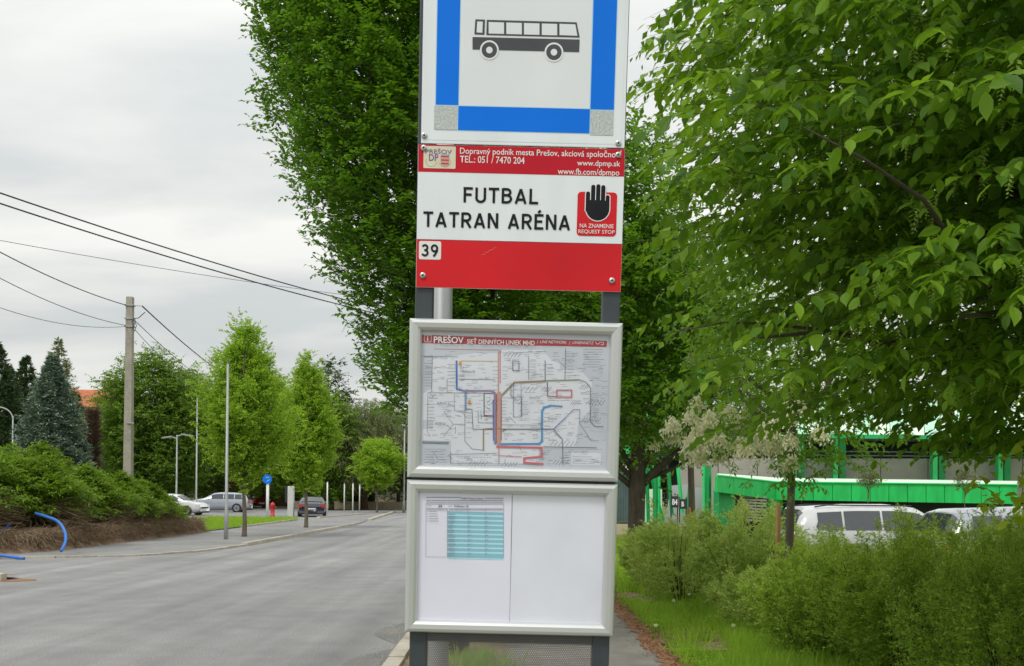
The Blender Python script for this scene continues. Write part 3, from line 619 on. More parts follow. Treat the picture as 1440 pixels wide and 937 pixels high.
# display cases
def case(u0, u1, v0, v1, seed):
    k = bpy.data.objects.new('display_case', None); COL.objects.link(k); k.parent = stand
    pr = [(0, -.004), (0, .011), (.003, .0155), (.009, .0175), (.019, .0165), (.0245, .012), (.0275, .006), (.0275, .0)]
    cs = [(u0, v0, 1, 1), (u1, v0, -1, 1), (u1, v1, -1, -1), (u0, v1, 1, -1)]
    for i in range(4):
        a_, b_ = cs[i], cs[(i + 1) % 4]; mb = MB(); vs = []
        for (cx_, cz_, sx, sz) in (a_, b_): vs += [(cx_ + sx * d, -h, cz_ + sz * d) for d, h in pr]
        n_ = len(pr); mb.add(vs, [(j, j + 1, n_ + j + 1, n_ + j) for j in range(n_ - 1)], M['alu']); part(mb, 'frame_rail', k)
    part(MB().box(u0 + .004, u1 - .004, 0, .012, v0 + .004, v1 - .004, M['alu_d']), 'backing', k)
    part(MB().face([(u0 + .026, -.0062, v0 + .026), (u1 - .026, -.0062, v0 + .026), (u1 - .026, -.0062, v1 - .026), (u0 + .026, -.0062, v1 - .026)], M['acrylic']), 'clear_cover', k)
    return k
case(-.240, .240, -.3578, 0, 1); case(-.240, .240, -.7147, -.3642, 2)
# route map poster
TH = .0012
def sheet(name, u0, u1, v0, v1, mat, **k):
    o = MB().box(u0, u1, -TH, 0, v0 + BASE, v1 + BASE, mat).build(name, **k); o.matrix_world = m4.copy(); o.location = (Vector(Bp)); return o
pmap = sheet('route_map', -.2145, .2145, -.3315, -.0265, M['map_g'], label='bus route map poster with red heading in the upper display case', cat='poster')
def M3(*a): return [z3(x, y) for x, y in a]
mb = MB()
mb.flat(M3((108, 262), (948, 290), (946, 318), (108, 300)), M['maroon']); part(mb, 'red_heading', pmap, TH + .0002)
mb = MB()
mb.flat(M3((155, 375), (205, 365), (350, 345), (470, 345), (470, 330), (655, 330), (700, 380), (735, 395), (735, 420), (830, 425), (880, 480), (875, 600), (820, 660), (805, 770), (640, 770), (640, 855), (240, 850), (240, 745), (110, 740), (110, 690), (155, 690), (160, 650), (110, 650), (110, 530), (155, 505)), M['map_w'])
mb.flat(M3((905, 480), (940, 480), (930, 700), (880, 700), (880, 560)), M['map_g']); mb.flat(M3((110, 745), (230, 748), (230, 760), (110, 757)), M['l_lg'])
mb.flat(M3((785, 795), (920, 800), (918, 855), (785, 852)), M['map_w']); part(mb, 'map_field', pmap, TH + .0002)
mb = MB()
def ln(w, m, *pts): mb.line([z3(*p) for p in pts], w / 3.2303 / 620, M[m])
ln(2.2, 'l_gry', (120, 362), (155, 362), (152, 520)); ln(2, 'l_gry', (135, 525), (430, 527)); ln(2, 'l_lg', (135, 525), (132, 700), (145, 722)); ln(2, 'l_gry', (222, 462), (222, 525)); ln(2, 'l_lg', (255, 530), (255, 605), (300, 612))
ln(2.2, 'l_gry', (303, 520), (303, 745), (335, 780), (385, 786)); ln(2, 'l_lg', (208, 610), (250, 668), (207, 722)); ln(2, 'l_lg', (250, 668), (303, 668))
ln(2.5, 'l_sal', (165, 325), (455, 330), (460, 345)); ln(2, 'l_lg', (112, 358), (270, 362)); ln(2, 'l_gry', (275, 463), (440, 466)); ln(3, 'l_yel', (285, 380), (455, 382))
ln(4, 'l_gry', (390, 528), (390, 630), (430, 630)); ln(3, 'l_gry', (390, 528), (440, 528)); ln(2.5, 'l_gry', (305, 600), (335, 600), (340, 690), (435, 692)); ln(2, 'l_lg', (363, 605), (363, 660), (435, 664)); ln(2, 'l_lg', (375, 605), (378, 645))
ln(8, 'l_blue', (265, 383), (266, 508)); ln(7, 'l_blue', (266, 508), (300, 516)); ln(8, 'l_mauve', (300, 516), (420, 516), (437, 524)); ln(9, 'l_mauve', (438, 524), (440, 755)); ln(5, 'l_blue', (431, 560), (433, 740)); ln(9, 'l_cyan', (440, 748), (455, 758), (640, 757), (653, 745))
ln(9, 'l_cyan', (653, 745), (653, 610), (662, 592), (690, 585)); ln(7, 'l_cyan', (690, 583), (742, 587)); ln(4, 'l_cyan', (308, 520), (308, 600)); ln(5, 'l_sal', (455, 345), (455, 520)); ln(17, 'l_sal', (458, 530), (456, 752)); ln(4, 'l_brn', (446, 530), (446, 752)); ln(3, 'l_brn', (468, 545), (468, 740)); ln(3, 'l_red', (463, 330), (463, 480))
ln(8, 'l_tan', (472, 535), (528, 478), (665, 472)); ln(5, 'l_grn', (670, 470), (820, 466)); ln(5, 'l_tan', (387, 785), (387, 690), (438, 686)); ln(5, 'l_tan', (440, 686), (475, 690), (490, 690)); ln(4, 'l_gry', (475, 700), (490, 690), (650, 690), (705, 690))
ln(9, 'l_red', (450, 770), (650, 774), (652, 815), (572, 822), (572, 842), (655, 848)); ln(3, 'l_red', (457, 775), (457, 810), (560, 815)); ln(3, 'l_gry', (667, 380), (667, 470)); ln(4, 'l_brn', (677, 478), (678, 540), (720, 543)); ln(5, 'l_red', (720, 513), (788, 513), (787, 545), (720, 543), (720, 513))
ln(2, 'l_gry', (592, 362), (592, 465)); ln(2, 'l_gry', (760, 325), (757, 465)); ln(2.5, 'l_gry', (820, 466), (850, 475), (873, 502), (872, 655), (893, 678), (930, 678)); ln(4, 'l_blue', (705, 690), (758, 640)); ln(2.5, 'l_gry', (758, 640), (795, 602), (825, 602)); ln(2.5, 'l_gry', (705, 690), (745, 735), (748, 850))
ln(2, 'l_lg', (825, 602), (822, 660), (875, 740), (910, 742)); ln(3, 'l_gry', (660, 770), (900, 775)); ln(3, 'l_gry', (520, 380), (548, 382), (548, 425), (520, 424), (520, 380)); ln(2, 'l_gry', (512, 480), (512, 545), (560, 545), (560, 635), (523, 635), (523, 480)); ln(2, 'l_lg', (470, 670), (645, 672)); ln(2, 'l_lg', (475, 345), (670, 338)); ln(2, 'l_gry', (238, 792), (238, 805), (440, 800)); ln(2, 'l_gry', (238, 805), (238, 845), (640, 850)); ln(2, 'l_gry', (457, 810), (457, 850)); ln(2, 'l_lg', (558, 485), (558, 635)); ln(5, 'l_brn', (395, 628), (430, 630))
for (a_, b_) in ((276, 383), (318, 560)): u, v = z3(a_, b_); mb.rect(u, u + .006, v - .008, v, M['l_org'])
rr_ = random.Random(4)
for (x0, y0, x1, y1, n_, lnn) in [(120, 385, 120, 500, 9, 30), (135, 540, 135, 690, 10, 26), (280, 400, 280, 455, 3, 26), (225, 390, 225, 500, 7, 34), (470, 540, 470, 660, 8, 24), (565, 560, 565, 630, 6, 24), (597, 375, 597, 455, 6, 28), (672, 390, 672, 450, 4, 30), (765, 340, 765, 455, 8, 34), (880, 520, 880, 660, 8, 30), (310, 540, 310, 740, 9, 22), (662, 610, 662, 740, 7, 26), (400, 540, 400, 620, 5, 16), (475, 400, 475, 470, 4, 20), (690, 560, 780, 560, 3, 30), (755, 790, 755, 850, 5, 22), (610, 640, 610, 740, 6, 30), (430, 400, 430, 500, 6, 22), (120, 775, 120, 845, 6, 50), (175, 775, 175, 845, 6, 46), (790, 810, 790, 850, 4, 110), (840, 325, 840, 415, 8, 95), (480, 705, 480, 720, 2, 40), (520, 795, 520, 800, 1, 40), (710, 620, 710, 640, 2, 26), (250, 815, 420, 818, 5, 25), (250, 838, 420, 840, 5, 25)]:
    for i in range(n_):
        t_ = (i + .5) / n_; x, y = x0 + (x1 - x0) * t_, y0 + (y1 - y0) * t_
        xx = x
        while xx < x + lnn * rr_.uniform(.7, 1.1): w_ = rr_.uniform(3, 9); ln(1.6, rr_.choice(['l_gry', 'l_gry', 'l_lg']), (xx, y), (xx + w_, y + w_ * .03)); xx += w_ + 2
for (x0, y0, n_, st) in [(480, 345, 5, 16), (520, 555, 3, 14), (830, 640, 7, 12), (690, 745, 7, 18), (780, 560, 5, 8), (650, 500, 4, 10), (405, 555, 3, 18), (850, 560, 6, 14), (320, 835, 6, 14), (700, 830, 5, 14), (470, 838, 5, 14), (560, 500, 4, 18), (820, 490, 4, 10)]:
    for i in range(n_): ln(1.8, 'l_gry', (x0 + i * st, y0 + 18 + i % 3 * 2), (x0 + i * st + 16, y0))
for i in range(520):
    x, y = rr_.uniform(125, 925), rr_.uniform(335, 845)
    if (x > 440 and x < 480) or (y > 740 and y < 780): continue
    for q in range(rr_.choice([1, 1, 2])):
        xx = x
        for w_q in range(rr_.choice([2, 3])): w_ = rr_.uniform(4, 10); ln(1.5, rr_.choice(['l_gry', 'l_lg', 'l_lg']), (xx, y + q * 7), (xx + w_, y + q * 7 + w_ * .03)); xx += w_ + 2
for i in range(26):
    x, y = rr_.uniform(150, 900), rr_.uniform(350, 830); ln(1.8, 'l_gry', (x, y), (x + rr_.choice([18, 30, 0]), y + rr_.choice([0, 22, 30])))
part(mb, 'map_lines', pmap, TH + .0005)
T3 = lambda s, xl, xr, yt, yb, m, w=TH + .004, **k: t2(z3, s, xl, xr, yt, yb, M[m], 'lettering', pmap, TH + .0044, **k)
T3('PREŠOV', 162, 298, 262, 299, 'wprint', bold=.02); T3('SIEŤ DENNÝCH LINIEK MHD', 313, 620, 275, 303, 'wprint', bold=.012); T3('|  LINE NETWORK', 630, 765, 287, 304, 'wprint', shear=.2); T3('|  LINIENNETZ', 776, 888, 291, 307, 'wprint', shear=.2)
T3('Sídlisko III', 290, 348, 422, 434, 'l_gry'); T3('Sídlisko II', 178, 232, 566, 577, 'l_gry'); T3('Sekčov', 596, 645, 541, 551, 'l_gry'); T3('Solivar', 680, 724, 636, 647, 'l_gry'); T3('Sabinovská', 612, 655, 436, 445, 'l_gry'); T3('Šváby', 683, 720, 734, 744, 'l_gry'); T3('Nižná', 170, 216, 660, 672, 'l_gry')
mb = MB(); u, v = z3(118, 295); mb.rrect(u, u + .0165, v, v + .0165, .003, M['wprint']); mb.rrect(u + .001, u + .0155, v + .001, v + .0155, .0025, M['maroon']); part(mb, 'icon_box', pmap, TH + .0005)
t2(z3, 'i', 131, 137, 266, 290, WT, 'lettering', pmap, TH + .001, bold=.02)
mb = MB(); mb.line([z3(x, y) for x, y in [(897, 294), (900, 303), (911, 304), (914, 297), (925, 296), (933, 298), (932, 307), (921, 307)]], .0012, WT); part(mb, 'line_emblem', pmap, TH + .0005)
# timetable and plain sheet
tt = sheet('timetable_sheet', -.2145, .0005, -.6885, -.392, M['paper'], label='white timetable sheet with small blue striped table in the lower case', cat='paper')
ps = sheet('plain_sheet', .0015, .2145, -.6885, -.392, M['paper2'], label='blank white sheet on the right half of the lower display case', cat='paper')
mb = MB(); mb.line([(-.0005, -.397), (.0012, -.685)], .0007, M['t_line'])
def q7(x0, x1, y0, y1, m): a_, b_ = z7(x0, y1), z7(x1, y0); mb.rect(a_[0], b_[0], a_[1], b_[1], M[m])
for i in range(10):
    y = 292 + i * 60.5; q7(368, 1105, y + 20, y + 58, 't_cyan'); q7(368, 1105, y - 2, y + 20, 't_teal')
q7(368, 1105, 860, 880, 't_teal')
for x in (85, 366, 400, 640, 866, 1108): mb.line([z7(x, 235 if x not in (85, 1108) else 165), z7(x, 878)], .0006, M['t_line'])
for y in (178, 235, 258): mb.line([z7(85, y), z7(1108, y)], .0006, M['t_line'])
mb.line([z7(85, 872), z7(370, 876)], .0006, M['t_line'])
rr_ = random.Random(9)
def scrib(x0, x1, y, h, m='t_line', dens=1.0):
    x = x0
    while x < x1 - 4:
        w_ = rr_.uniform(8, 34) * dens; mb.line([z7(x, y), z7(min(x + w_, x1), y)], h / 9.37 / 620, M[m]); x += w_ + rr_.uniform(6, 12)
scrib(95, 530, 88, 9); scrib(860, 1105, 100, 9); scrib(95, 1100, 130, 9); scrib(95, 1105, 160, 9); scrib(105, 170, 200, 7); scrib(380, 430, 203, 7); scrib(100, 360, 243, 8); scrib(410, 1100, 246, 8)
for i in range(5): scrib(130, rr_.uniform(210, 275), 275 + i * 31, 7); mb.line([z7(95, 275 + i * 31), z7(105, 275 + i * 31)], .001, M['t_line'])
for i in range(19):
    scrib(374, 392, 310 + i * 30, 9); scrib(410, 410 + rr_.choice([30, 45, 60]), 312 + i * 30, 9)
    if i % 2: scrib(645, 675, 314 + i * 30, 9); scrib(875, 898, 316 + i * 30, 9)
part(mb, 'table_print', tt, TH + .0003)
t2(z7, '39', 248, 300, 188, 222, M['ink'], 'lettering', tt, TH + .004, bold=.02); t2(z7, 'Sídlisko III', 455, 645, 190, 216, M['charcoal'], 'lettering', tt, TH + .004, bold=.02); t2(z7, 'Futbal Tatran Aréna', 545, 835, 88, 108, M['charcoal'], 'lettering', tt, TH + .004, bold=.02)
# round pole behind the stand
p = at(622, 430, 2.66); e = empty('metal_pole', (p[0], p[1], 0), label='round galvanised pole standing right behind the bus stop boards', cat='pole')
MB().tube([(0, 0, -.1), (0, 0, 2.9)], .026, M['steel'], 20).build('tube', e, True); MB().tube([(0, 0, 2.9), (0, 0, 2.915), (0, 0, 2.925)], [.027, .027, .015], M['plastic'], 20).build('cap', e, True)
MB().box(-.16, .16, -.16, .16, -.05, .14, M['kerb'], .02).build('footing', e)

exec_parts = True
# ------------------------------------------------------------------ concrete pole, wires, lamp posts, signs on the left
px_, py_ = 180, 748
c0 = at(180, 705, 34.0); c1 = at(181, 418, 34.0)
e = empty('utility_pole', (c0[0], 34.0, 0), label='square concrete utility pole rising from the juniper hedge', cat='utility pole')
mb = MB(); h_ = c1[2]; vs = []
for z, w_ in ((-.2, .138), (h_, .10)): vs += [(-w_, -w_, z), (w_, -w_, z), (w_, w_, z), (-w_, w_, z)]
mb.add(vs, [(0, 1, 5, 4), (1, 2, 6, 5), (2, 3, 7, 6), (3, 0, 4, 7), (4, 5, 6, 7)], M['concrete']).build('shaft', e)
for dz in (.28, .72, .98): MB().box(-.135, .135, -.135, .135, h_ - dz - .025, h_ - dz + .025, M['steel']).build('clamp_band', e)
MB().tube([(.1, -.05, h_ - .28), (.42, -.05, h_ - .30)], .015, M['steel'], 6).build('bracket', e); MB().tube([(.1, -.05, h_ - .72), (.3, -.05, h_ - .70), (.52, -.05, h_ - .50)], .014, M['cable'], 6).build('cable_loop', e)
mb = MB(); mb.tube([(.16, -.05, h_ - .75), (.24, -.06, h_ - .95), (.18, -.06, h_ - 1.15), (.14, -.05, h_ - 1.0), (.2, -.05, h_ - .8)], .012, M['cable'], 6); mb.build('cable_loop', e)
MB().box(-.02, .22, -.16, -.1, h_ - 4.2, h_ - 4.16, M['steel']).build('bracket', e)
def wire(a_, b_, sag, r_, label, n_=26):
    a_, b_ = np.array(a_), np.array(b_); pts = [a_ + (b_ - a_) * t_ - np.array([0, 0, sag * 4 * t_ * (1 - t_)]) for t_ in np.linspace(0, 1, n_)]
    return tag(MB().tube(pts, r_, M['cable'], 6).build('overhead_wire', smooth=True), label, 'wire', 'overhead wires')
wire(at(-260, 180, 17), at(700, 468, 40), .40, .016, 'upper of the two thick overhead wires running behind the big hornbeam')
wire(at(-260, 198, 17), at(700, 474, 40), .40, .016, 'lower of the two thick overhead wires running behind the big hornbeam')
wire(at(-200, 300, 26), at(700, 437, 42), .30, .008, 'thin pale overhead wire sagging below the two thick wires')
P_ = lambda dx, dz: (c0[0] + dx, 33.95, h_ - dz)
wire(at(-150, 268, 21), P_(-.1, .28), .25, .014, 'top wire reaching the concrete pole from the left'); wire(at(-150, 302, 21), P_(-.1, .95), .35, .010, 'middle wire reaching the concrete pole from the left'); wire(at(-150, 365, 23), P_(-.1, .98), .5, .008, 'lowest thin wire reaching the concrete pole from the left')
wire(P_(.42, .30), at(330, 535, 66), .2, .022, 'thick wire running from the concrete pole down towards the street trees'); wire(P_(.2, .8), at(330, 560, 66), .3, .012, 'thin wire just below the thick one, running from the concrete pole to the right'); wire(P_(.2, 1.1), at(330, 585, 66), .4, .010, 'lowest thin wire running from the concrete pole to the right')

def lamp(px, Y, ytop, label, kind, r_=.06, z=0):
    b0 = at(px, 700, Y); top = at(px, ytop, Y)[2]
    e = empty('street_lamp', (b0[0], Y, z), label=label, cat='street lamp'); top -= z
    MB().tube([(0, 0, -.1), (0, 0, .9), (0, 0, .95), (0, 0, top)], [r_ * 1.2, r_ * 1.2, r_ * .85, r_ * .6], M['steel'], 10).build('pole', e, True)
    if kind == 'curve':
        pts = [(-1.0 * math.sin(t_) ** 1 * 1, 0, top - .6 + .75 * math.sin(t_)) for t_ in (0,)]
        pts = [(-.75 * (1 - math.cos(t_)), 0, top - .2 + .65 * math.sin(t_)) for t_ in np.linspace(0, 1.75, 9)]
        MB().tube(pts, r_ * .6, M['steel'], 8).build('arm', e, True)
        MB().box(pts[-1][0] - .55, pts[-1][0] + .05, -.14, .14, pts[-1][2] - .05, pts[-1][2] + .07, M['steel'], .03).build('lamp_head', e)
    if kind == 'twin':
        for s_, l_, dz in ((1, .95, .0), (-1, .8, -.18)):
            MB().tube([(0, 0, top - .1 + dz), (s_ * .35, 0, top + dz)], r_ * .5, M['steel'], 8).build('arm', e); MB().obox((s_ * (.35 + l_ / 2), 0, top + .0 + dz), [(1, 0, -.15 * s_), (0, 1, 0), (.15 * s_, 0, 1)], (l_ / 2, .18, .06), M['rim']).build('lamp_head', e)
    if kind == 'top': MB().obox((.0, -.35, top + .03), [(0, 1, -.12), (1, 0, 0), (0, .12, 1)], (.4, .12, .05), M['rim']).build('lamp_head', e)
    return e
lamp(17, 55, 585, 'grey street lamp with curved arm in front of the spruces', 'curve'); lamp(248, 80, 612, 'grey twin headed street lamp in front of the dark broad tree', 'twin', .09); lamp(276, 70, 560, 'slim tall lamp post half hidden by the bright street tree, right of the twin lamp', '', .07)
lamp(318.5, 32.77, 512, 'tall stepped galvanised lamp post on the pavement beside the nearest street tree', '', .06); lamp(568, 84, 600, 'grey lamp post beside the far road next to the bus stop stand', 'top', .09)
for i, (px, py, lb) in enumerate([(460, 724, 'leftmost white bare post between the street trees'), (484, 720, 'second white bare post from the left, before the clipped hedge'), (496, 721.5, 'third white bare post from the left, before the clipped hedge'), (505.5, 719.5, 'rightmost white bare post, left of the round street tree')]):
    x, y = gp(px, py); e = empty('flag_post', (x, y, 0), label=lb, cat='post', group='white posts along the car park')
    MB().tube([(0, 0, -.05), (0, 0, 2.3)], .05, M['wpaint'], 10).build('tube', e, True); MB().tube([(0, 0, 2.3), (0, 0, 2.34)], .06, M['rim'], 10).build('cap', e, True)
# blue round sign, hydrant, parking sign, concrete post
x, y = gp(376, 728); e = empty('traffic_sign', (x, y, 0), label='round blue sign on a white pole next to the red hydrant', cat='traffic sign')
MB().tube([(0, 0, -.1), (0, 0, 2.1)], .09, M['wpaint'], 12).build('pole', e, True)
mb = MB(); mb.tube([(0, -.1, 2.35), (0, -.13, 2.35)], [.29, .29], M['blue'], 26); d_ = mb.build('disc', e)
mb = MB()
mb.line([(-.08, 2.45), (.10, 2.47), (.12, 2.3), (-.02, 2.22)], .035, M['pale_blue']); mb.v = [(a_, b_ - .134, c_) for a_, b_, c_ in mb.v]; mb.build('arrow', e)
x, y = gp(380, 727); e = empty('fire_hydrant', (x + .05, y + .4, 0), label='red fire hydrant standing in the grass right of the white sign pole', cat='hydrant')
mb = MB(); mb.tube([(0, 0, 0), (0, 0, .1), (0, 0, .12), (0, 0, .62), (0, 0, .66), (0, 0, .80), (0, 0, .88), (0, 0, .92)], [.17, .17, .13, .13, .16, .15, .09, .03], M['rpaint'], 14); mb.build('barrel', e, True)
for s_ in (-1, 1): MB().tube([(s_ * .12, 0, .6), (s_ * .22, 0, .6)], .055, M['rpaint'], 10).build('outlet', e, True)
x, y = gp(391, 712); e = empty('parking_sign', (x, y, 0), label='rectangular blue and white sign on a thin pole behind the hydrant', cat='traffic sign')
MB().tube([(0, 0, -.1), (0, 0, 3.4)], .035, M['steel'], 8).build('pole', e, True); MB().box(-.33, .33, -.06, -.04, 2.55, 3.3, M['blue']).build('panel', e); MB().box(-.24, .24, -.066, -.061, 2.35, 2.95, M['wpaint']).build('white_field', e); txt_ = None
mb = MB(); mb.line([(-.06, 3.03), (-.06, 3.25), (.06, 3.25), (.06, 3.15), (-.06, 3.14)], .035, M['wpaint']); mb.v = [(a_, b_ - .062, c_) for a_, b_, c_ in mb.v]; mb.build('letter', e)
x, y = gp(409, 726.5); e = empty('concrete_post', (x, y, 0), label='pale thick concrete post left of the dark parked car', cat='post')
MB().box(-.2, .2, -.16, .16, -.1, 1.95, M['plaster_w'], .05).build('block', e); MB().box(-.42, -.26, .1, .3, .9, 1.95, M['plastic'], .02).build('meter_box', e)
# blue pipes and the kerbed stub at the left edge
def pipe(pts, label):
    P3 = [np.array(p) for p in pts]; out = []
    for i in range(len(P3) - 1):
        a_, b_, c_, d_ = P3[max(i - 1, 0)], P3[i], P3[i + 1], P3[min(i + 2, len(P3) - 1)]
        for t_ in np.linspace(0, 1, 7)[:-1]: out.append(.5 * ((2 * b_) + (-a_ + c_) * t_ + (2 * a_ - 5 * b_ + 4 * c_ - d_) * t_ ** 2 + (-a_ + 3 * b_ - 3 * c_ + d_) * t_ ** 3))
    out.append(P3[-1]); tag(MB().tube(out, .035, M['hose'], 10).build('water_pipe', smooth=True), label, 'pipe', 'blue plastic pipes')
pipe([at(50, 722, 25.6), at(66, 727, 25.2), at(82, 734, 24.8), at(91, 748, 24.4), at(92, 762, 24.1), at(86, 775, 23.8)], 'blue plastic pipe arching out of the juniper hedge to the kerb')
pipe([at(-60, 776, 23.0), at(-10, 780, 22.9), at(18, 783.5, 22.8), at(34, 785.5, 22.7)], 'blue plastic pipe lying along the ground at the left edge')
pipe([at(-6, 752, 25.4), at(4, 746, 25.6), at(14, 737, 25.8)], 'short bit of blue pipe poking out under the hedge at the far left')
k = empty('kerb', kind='structure'); rnd = random.Random(2)
for i in range(5):
    MB().obox((-10.6 + i * .44, 17.35 + .1 * (i == 4), .04), [(1, .02 * i, 0), (-.02 * i, 1, 0), (0, 0, 1)], (.2, .12, .07 + rnd.uniform(-.01, .01)), M['kerb']).build('kerb_stone', k)
MB().face([(-10.9, 17.45, .09), (-8.7, 17.45, .09), (-8.55, 17.75, .07), (-8.8, 18.15, .05), (-10.9, 18.2, .06)], M['soil']).build('soil_patch', kind='structure')
MB().face([(-8.6 + .5 * math.cos(i * .7) * (1 + .2 * math.sin(i * 3)), 17.5 + .35 * math.sin(i * .7), .0045) for i in range(9)], M['rust']).build('soil_patch', kind='structure')

# ------------------------------------------------------------------ cars
def car(name, label, x, y, rz, Lc, Wd, H, paint, style, z=0, rails=False, lod=24, cat='car'):
    """x forward; body lofted over stations, glass and trim as parts"""
    e = empty(name, (x, y, z), rz, label=label, cat=cat)
    prof = {'wagon': [(-.5, .48), (-.492, .60), (-.455, .86), (-.42, .955), (-.2, .995), (0, 1.0), (.10, .965), (.26, .70), (.40, .63), (.47, .54), (.5, .38)],
            'sedan': [(-.5, .50), (-.49, .66), (-.40, .70), (-.33, .72), (-.18, .95), (-.03, 1.0), (.08, .965), (.25, .70), (.41, .62), (.475, .52), (.5, .38)],
            'mpv': [(-.5, .50), (-.485, .66), (-.43, .93), (-.38, .97), (-.1, 1.0), (.08, .97), (.30, .70), (.42, .60), (.48, .50), (.5, .36)]}[style]
    fx, fz = np.array(prof).T; xs = np.unique(np.concatenate([fx, np.linspace(-.48, .48, lod)]))
    w = Wd / 2; belt = .635
    def sec(xf):
        top = float(np.interp(xf, fx, fz)); bl = min(belt, top * .97); g_ = max(0, (top - bl) / (1 - belt)); nar = 1 - .10 * max(0, (abs(xf) - .36) / .14) ** 2
        rise = .14 + .06 * max(0, (abs(xf) - .42) / .08)
        P = [(.90, rise), (1.0, .34), (.985, .50), (.965, bl), (.965 - .20 * g_, max(bl + .002, top - .035 * g_ - .01)), (.70 - .1 * g_, top), (0, top + .012)]
        return [(xf * Lc, a_ * w * nar, z_ * H) for a_, z_ in P]
    vs = []; rows = []
    for xf in xs:
        h = sec(xf); ring = h + [(a_, -b_, c_) for a_, b_, c_ in h[:-1][::-1]]; rows.append(list(range(len(vs), len(vs) + len(ring)))); vs += ring
    k = len(rows[0]); fs = [(rows[i][j], rows[i][j + 1], rows[i + 1][j + 1], rows[i + 1][j]) for i in range(len(rows) - 1) for j in range(k - 1)]
    fs += [tuple(rows[0]), tuple(rows[-1][::-1])] + [(rows[i][0], rows[i + 1][0], rows[i + 1][-1], rows[i][-1]) for i in range(len(rows) - 1)]
    MB().add(vs, fs, M[paint]).build('body', e, True)
    def side(xf, t_, s_, off=.012):
        h = sec(xf); a_, b_ = np.array(h[3]), np.array(h[4]); p = a_ + (b_ - a_) * t_; return (p[0], (p[1] + off) * s_, p[2])
    wins = {'wagon': [(-.40, -.262), (-.252, -.080), (-.07, .125)], 'sedan': [(-.235, -.055), (-.04, .15)], 'mpv': [(-.41, -.27), (-.255, -.06), (-.045, .16)]}[style]
    for s_ in (-1, 1):
        for (a_, b_) in wins:
            mb = MB(); q = np.linspace(a_, b_, 7); lo = [side(t_, .10, s_) for t_ in q]; hi = []
            for t_ in q:
                top = float(np.interp(t_, fx, fz)); hi.append(side(t_, .90 if top > .9 else .86, s_))
            if a_ < -.38: hi[0] = side(a_ + .03, .62, s_); lo[0] = side(a_ + .012, .25, s_)
            for i in range(6): mb.face([lo[i], lo[i + 1], hi[i + 1], hi[i]], M['cglass'])
            mb.build('side_window', e)
        mb = MB(); mb.tube([(a_ * Lc, s_ * (w * .93), .655 * H) for a_ in (.16, .19)], [.07, .05], M[paint], 8); mb.build('mirror', e, True)
        if rails: mb = MB(); mb.tube([(t_ * Lc, s_ * w * .70, (1.0 if abs(t_ + .13) < .22 else .975) * H - .012) for t_ in np.linspace(-.38, .08, 9)], .016, M['plastic'], 6); mb.build('roof_rail', e, True)
        for hx in (-.30, .30):
            wc = hx * Lc; r_ = .215 * H
            MB().tube([(wc, s_ * (w - .10), r_), (wc, s_ * (w + .004), r_)], [r_ * 1.13] * 2, M['plastic'], 22).build('wheel_arch', e)
            t_ = MB().tube([(wc, s_ * (w - .2), r_), (wc, s_ * (w + .008), r_), (wc, s_ * (w + .014), r_)], [r_, r_, r_ * .93], M['tyre'], 22).build('wheel', e, True)
            mb = MB(); mb.tube([(wc, s_ * (w + .0), r_), (wc, s_ * (w + .019), r_)], [r_ * .68] * 2, M['rim'], 20); mb.tube([(wc, s_ * (w + .019), r_), (wc, s_ * (w + .0215), r_)], [r_ * .2] * 2, M['plastic'], 10)
            for j in range(5):
                an = j * 1.2566 + .6; mb.obox((wc + r_ * .43 * math.cos(an), s_ * (w + .0205), r_ + r_ * .43 * math.sin(an)), [(math.cos(an), 0, math.sin(an)), (0, 1, 0), (-math.sin(an), 0, math.cos(an))], (r_ * .14, .0015, r_ * .09), M['plastic'])
            mb.build('rim', t_)
        for (xa, z0, z1_, mt, nm) in ((-.492, .47 if style != 'wagon' else .48, .60, 'lamp_r', 'tail_light'), (.462, .42, .52, 'lamp_w', 'headlight')):
            y_ = s_ * w * .80; xq = xa * Lc; MB().obox((xq, y_, (z0 + z1_) / 2 * H), [(1, -.25 * s_ * (1 if xa > 0 else -1), 0), (.25 * s_ * (1 if xa > 0 else -1), 1, 0), (0, 0, 1)], (.055 if xa < 0 else .11, w * .16, (z1_ - z0) / 2 * H), M[mt]).build(nm, e)
    def shield(x0, x1, nm):
        mb = MB(); q = np.linspace(x0, x1, 4); g_ = []
        for t_ in q:
            h = sec(t_); a_ = np.array(h[4]); b_ = np.array(h[5]); c_ = np.array(h[6]); row = [a_ * [1, .93, 1], b_ * [1, .9, 1], c_]
            row = [p + np.array([.012 * (1 if x0 > 0 else -1), 0, .016]) for p in row]; g_.append([p * [1, -1, 1] for p in row[:2]] + [row[2], row[1], row[0]])
        for i in range(3):
            for j in range(4): mb.face([g_[i][j], g_[i][j + 1], g_[i + 1][j + 1], g_[i + 1][j]], M['cglass'])
        mb.build(nm, e, True)
    shield(.115, .245, 'windscreen'); shield(*{'wagon': (-.487, -.435), 'mpv': (-.482, -.435), 'sedan': (-.315, -.195)}[style], 'rear_window')
    MB().box(-.5 * Lc - .02, -.5 * Lc + .01, -.26, .26, .37 * H, .44 * H, M['plate']).build('number_plate', e); MB().box(.5 * Lc - .01, .5 * Lc + .02, -.26, .26, .25 * H, .32 * H, M['plate']).build('number_plate', e)
    MB().box(.5 * Lc - .05, .5 * Lc + .012, -.45, .45, .33 * H, .40 * H, M['plastic']).build('grille', e)
    mb = MB(); mb.box(-.5 * Lc + .01, .5 * Lc - .03, -w * .86, w * .86, .12 * H, .19 * H, M['plastic']); mb.build('underbody', e)
    return e
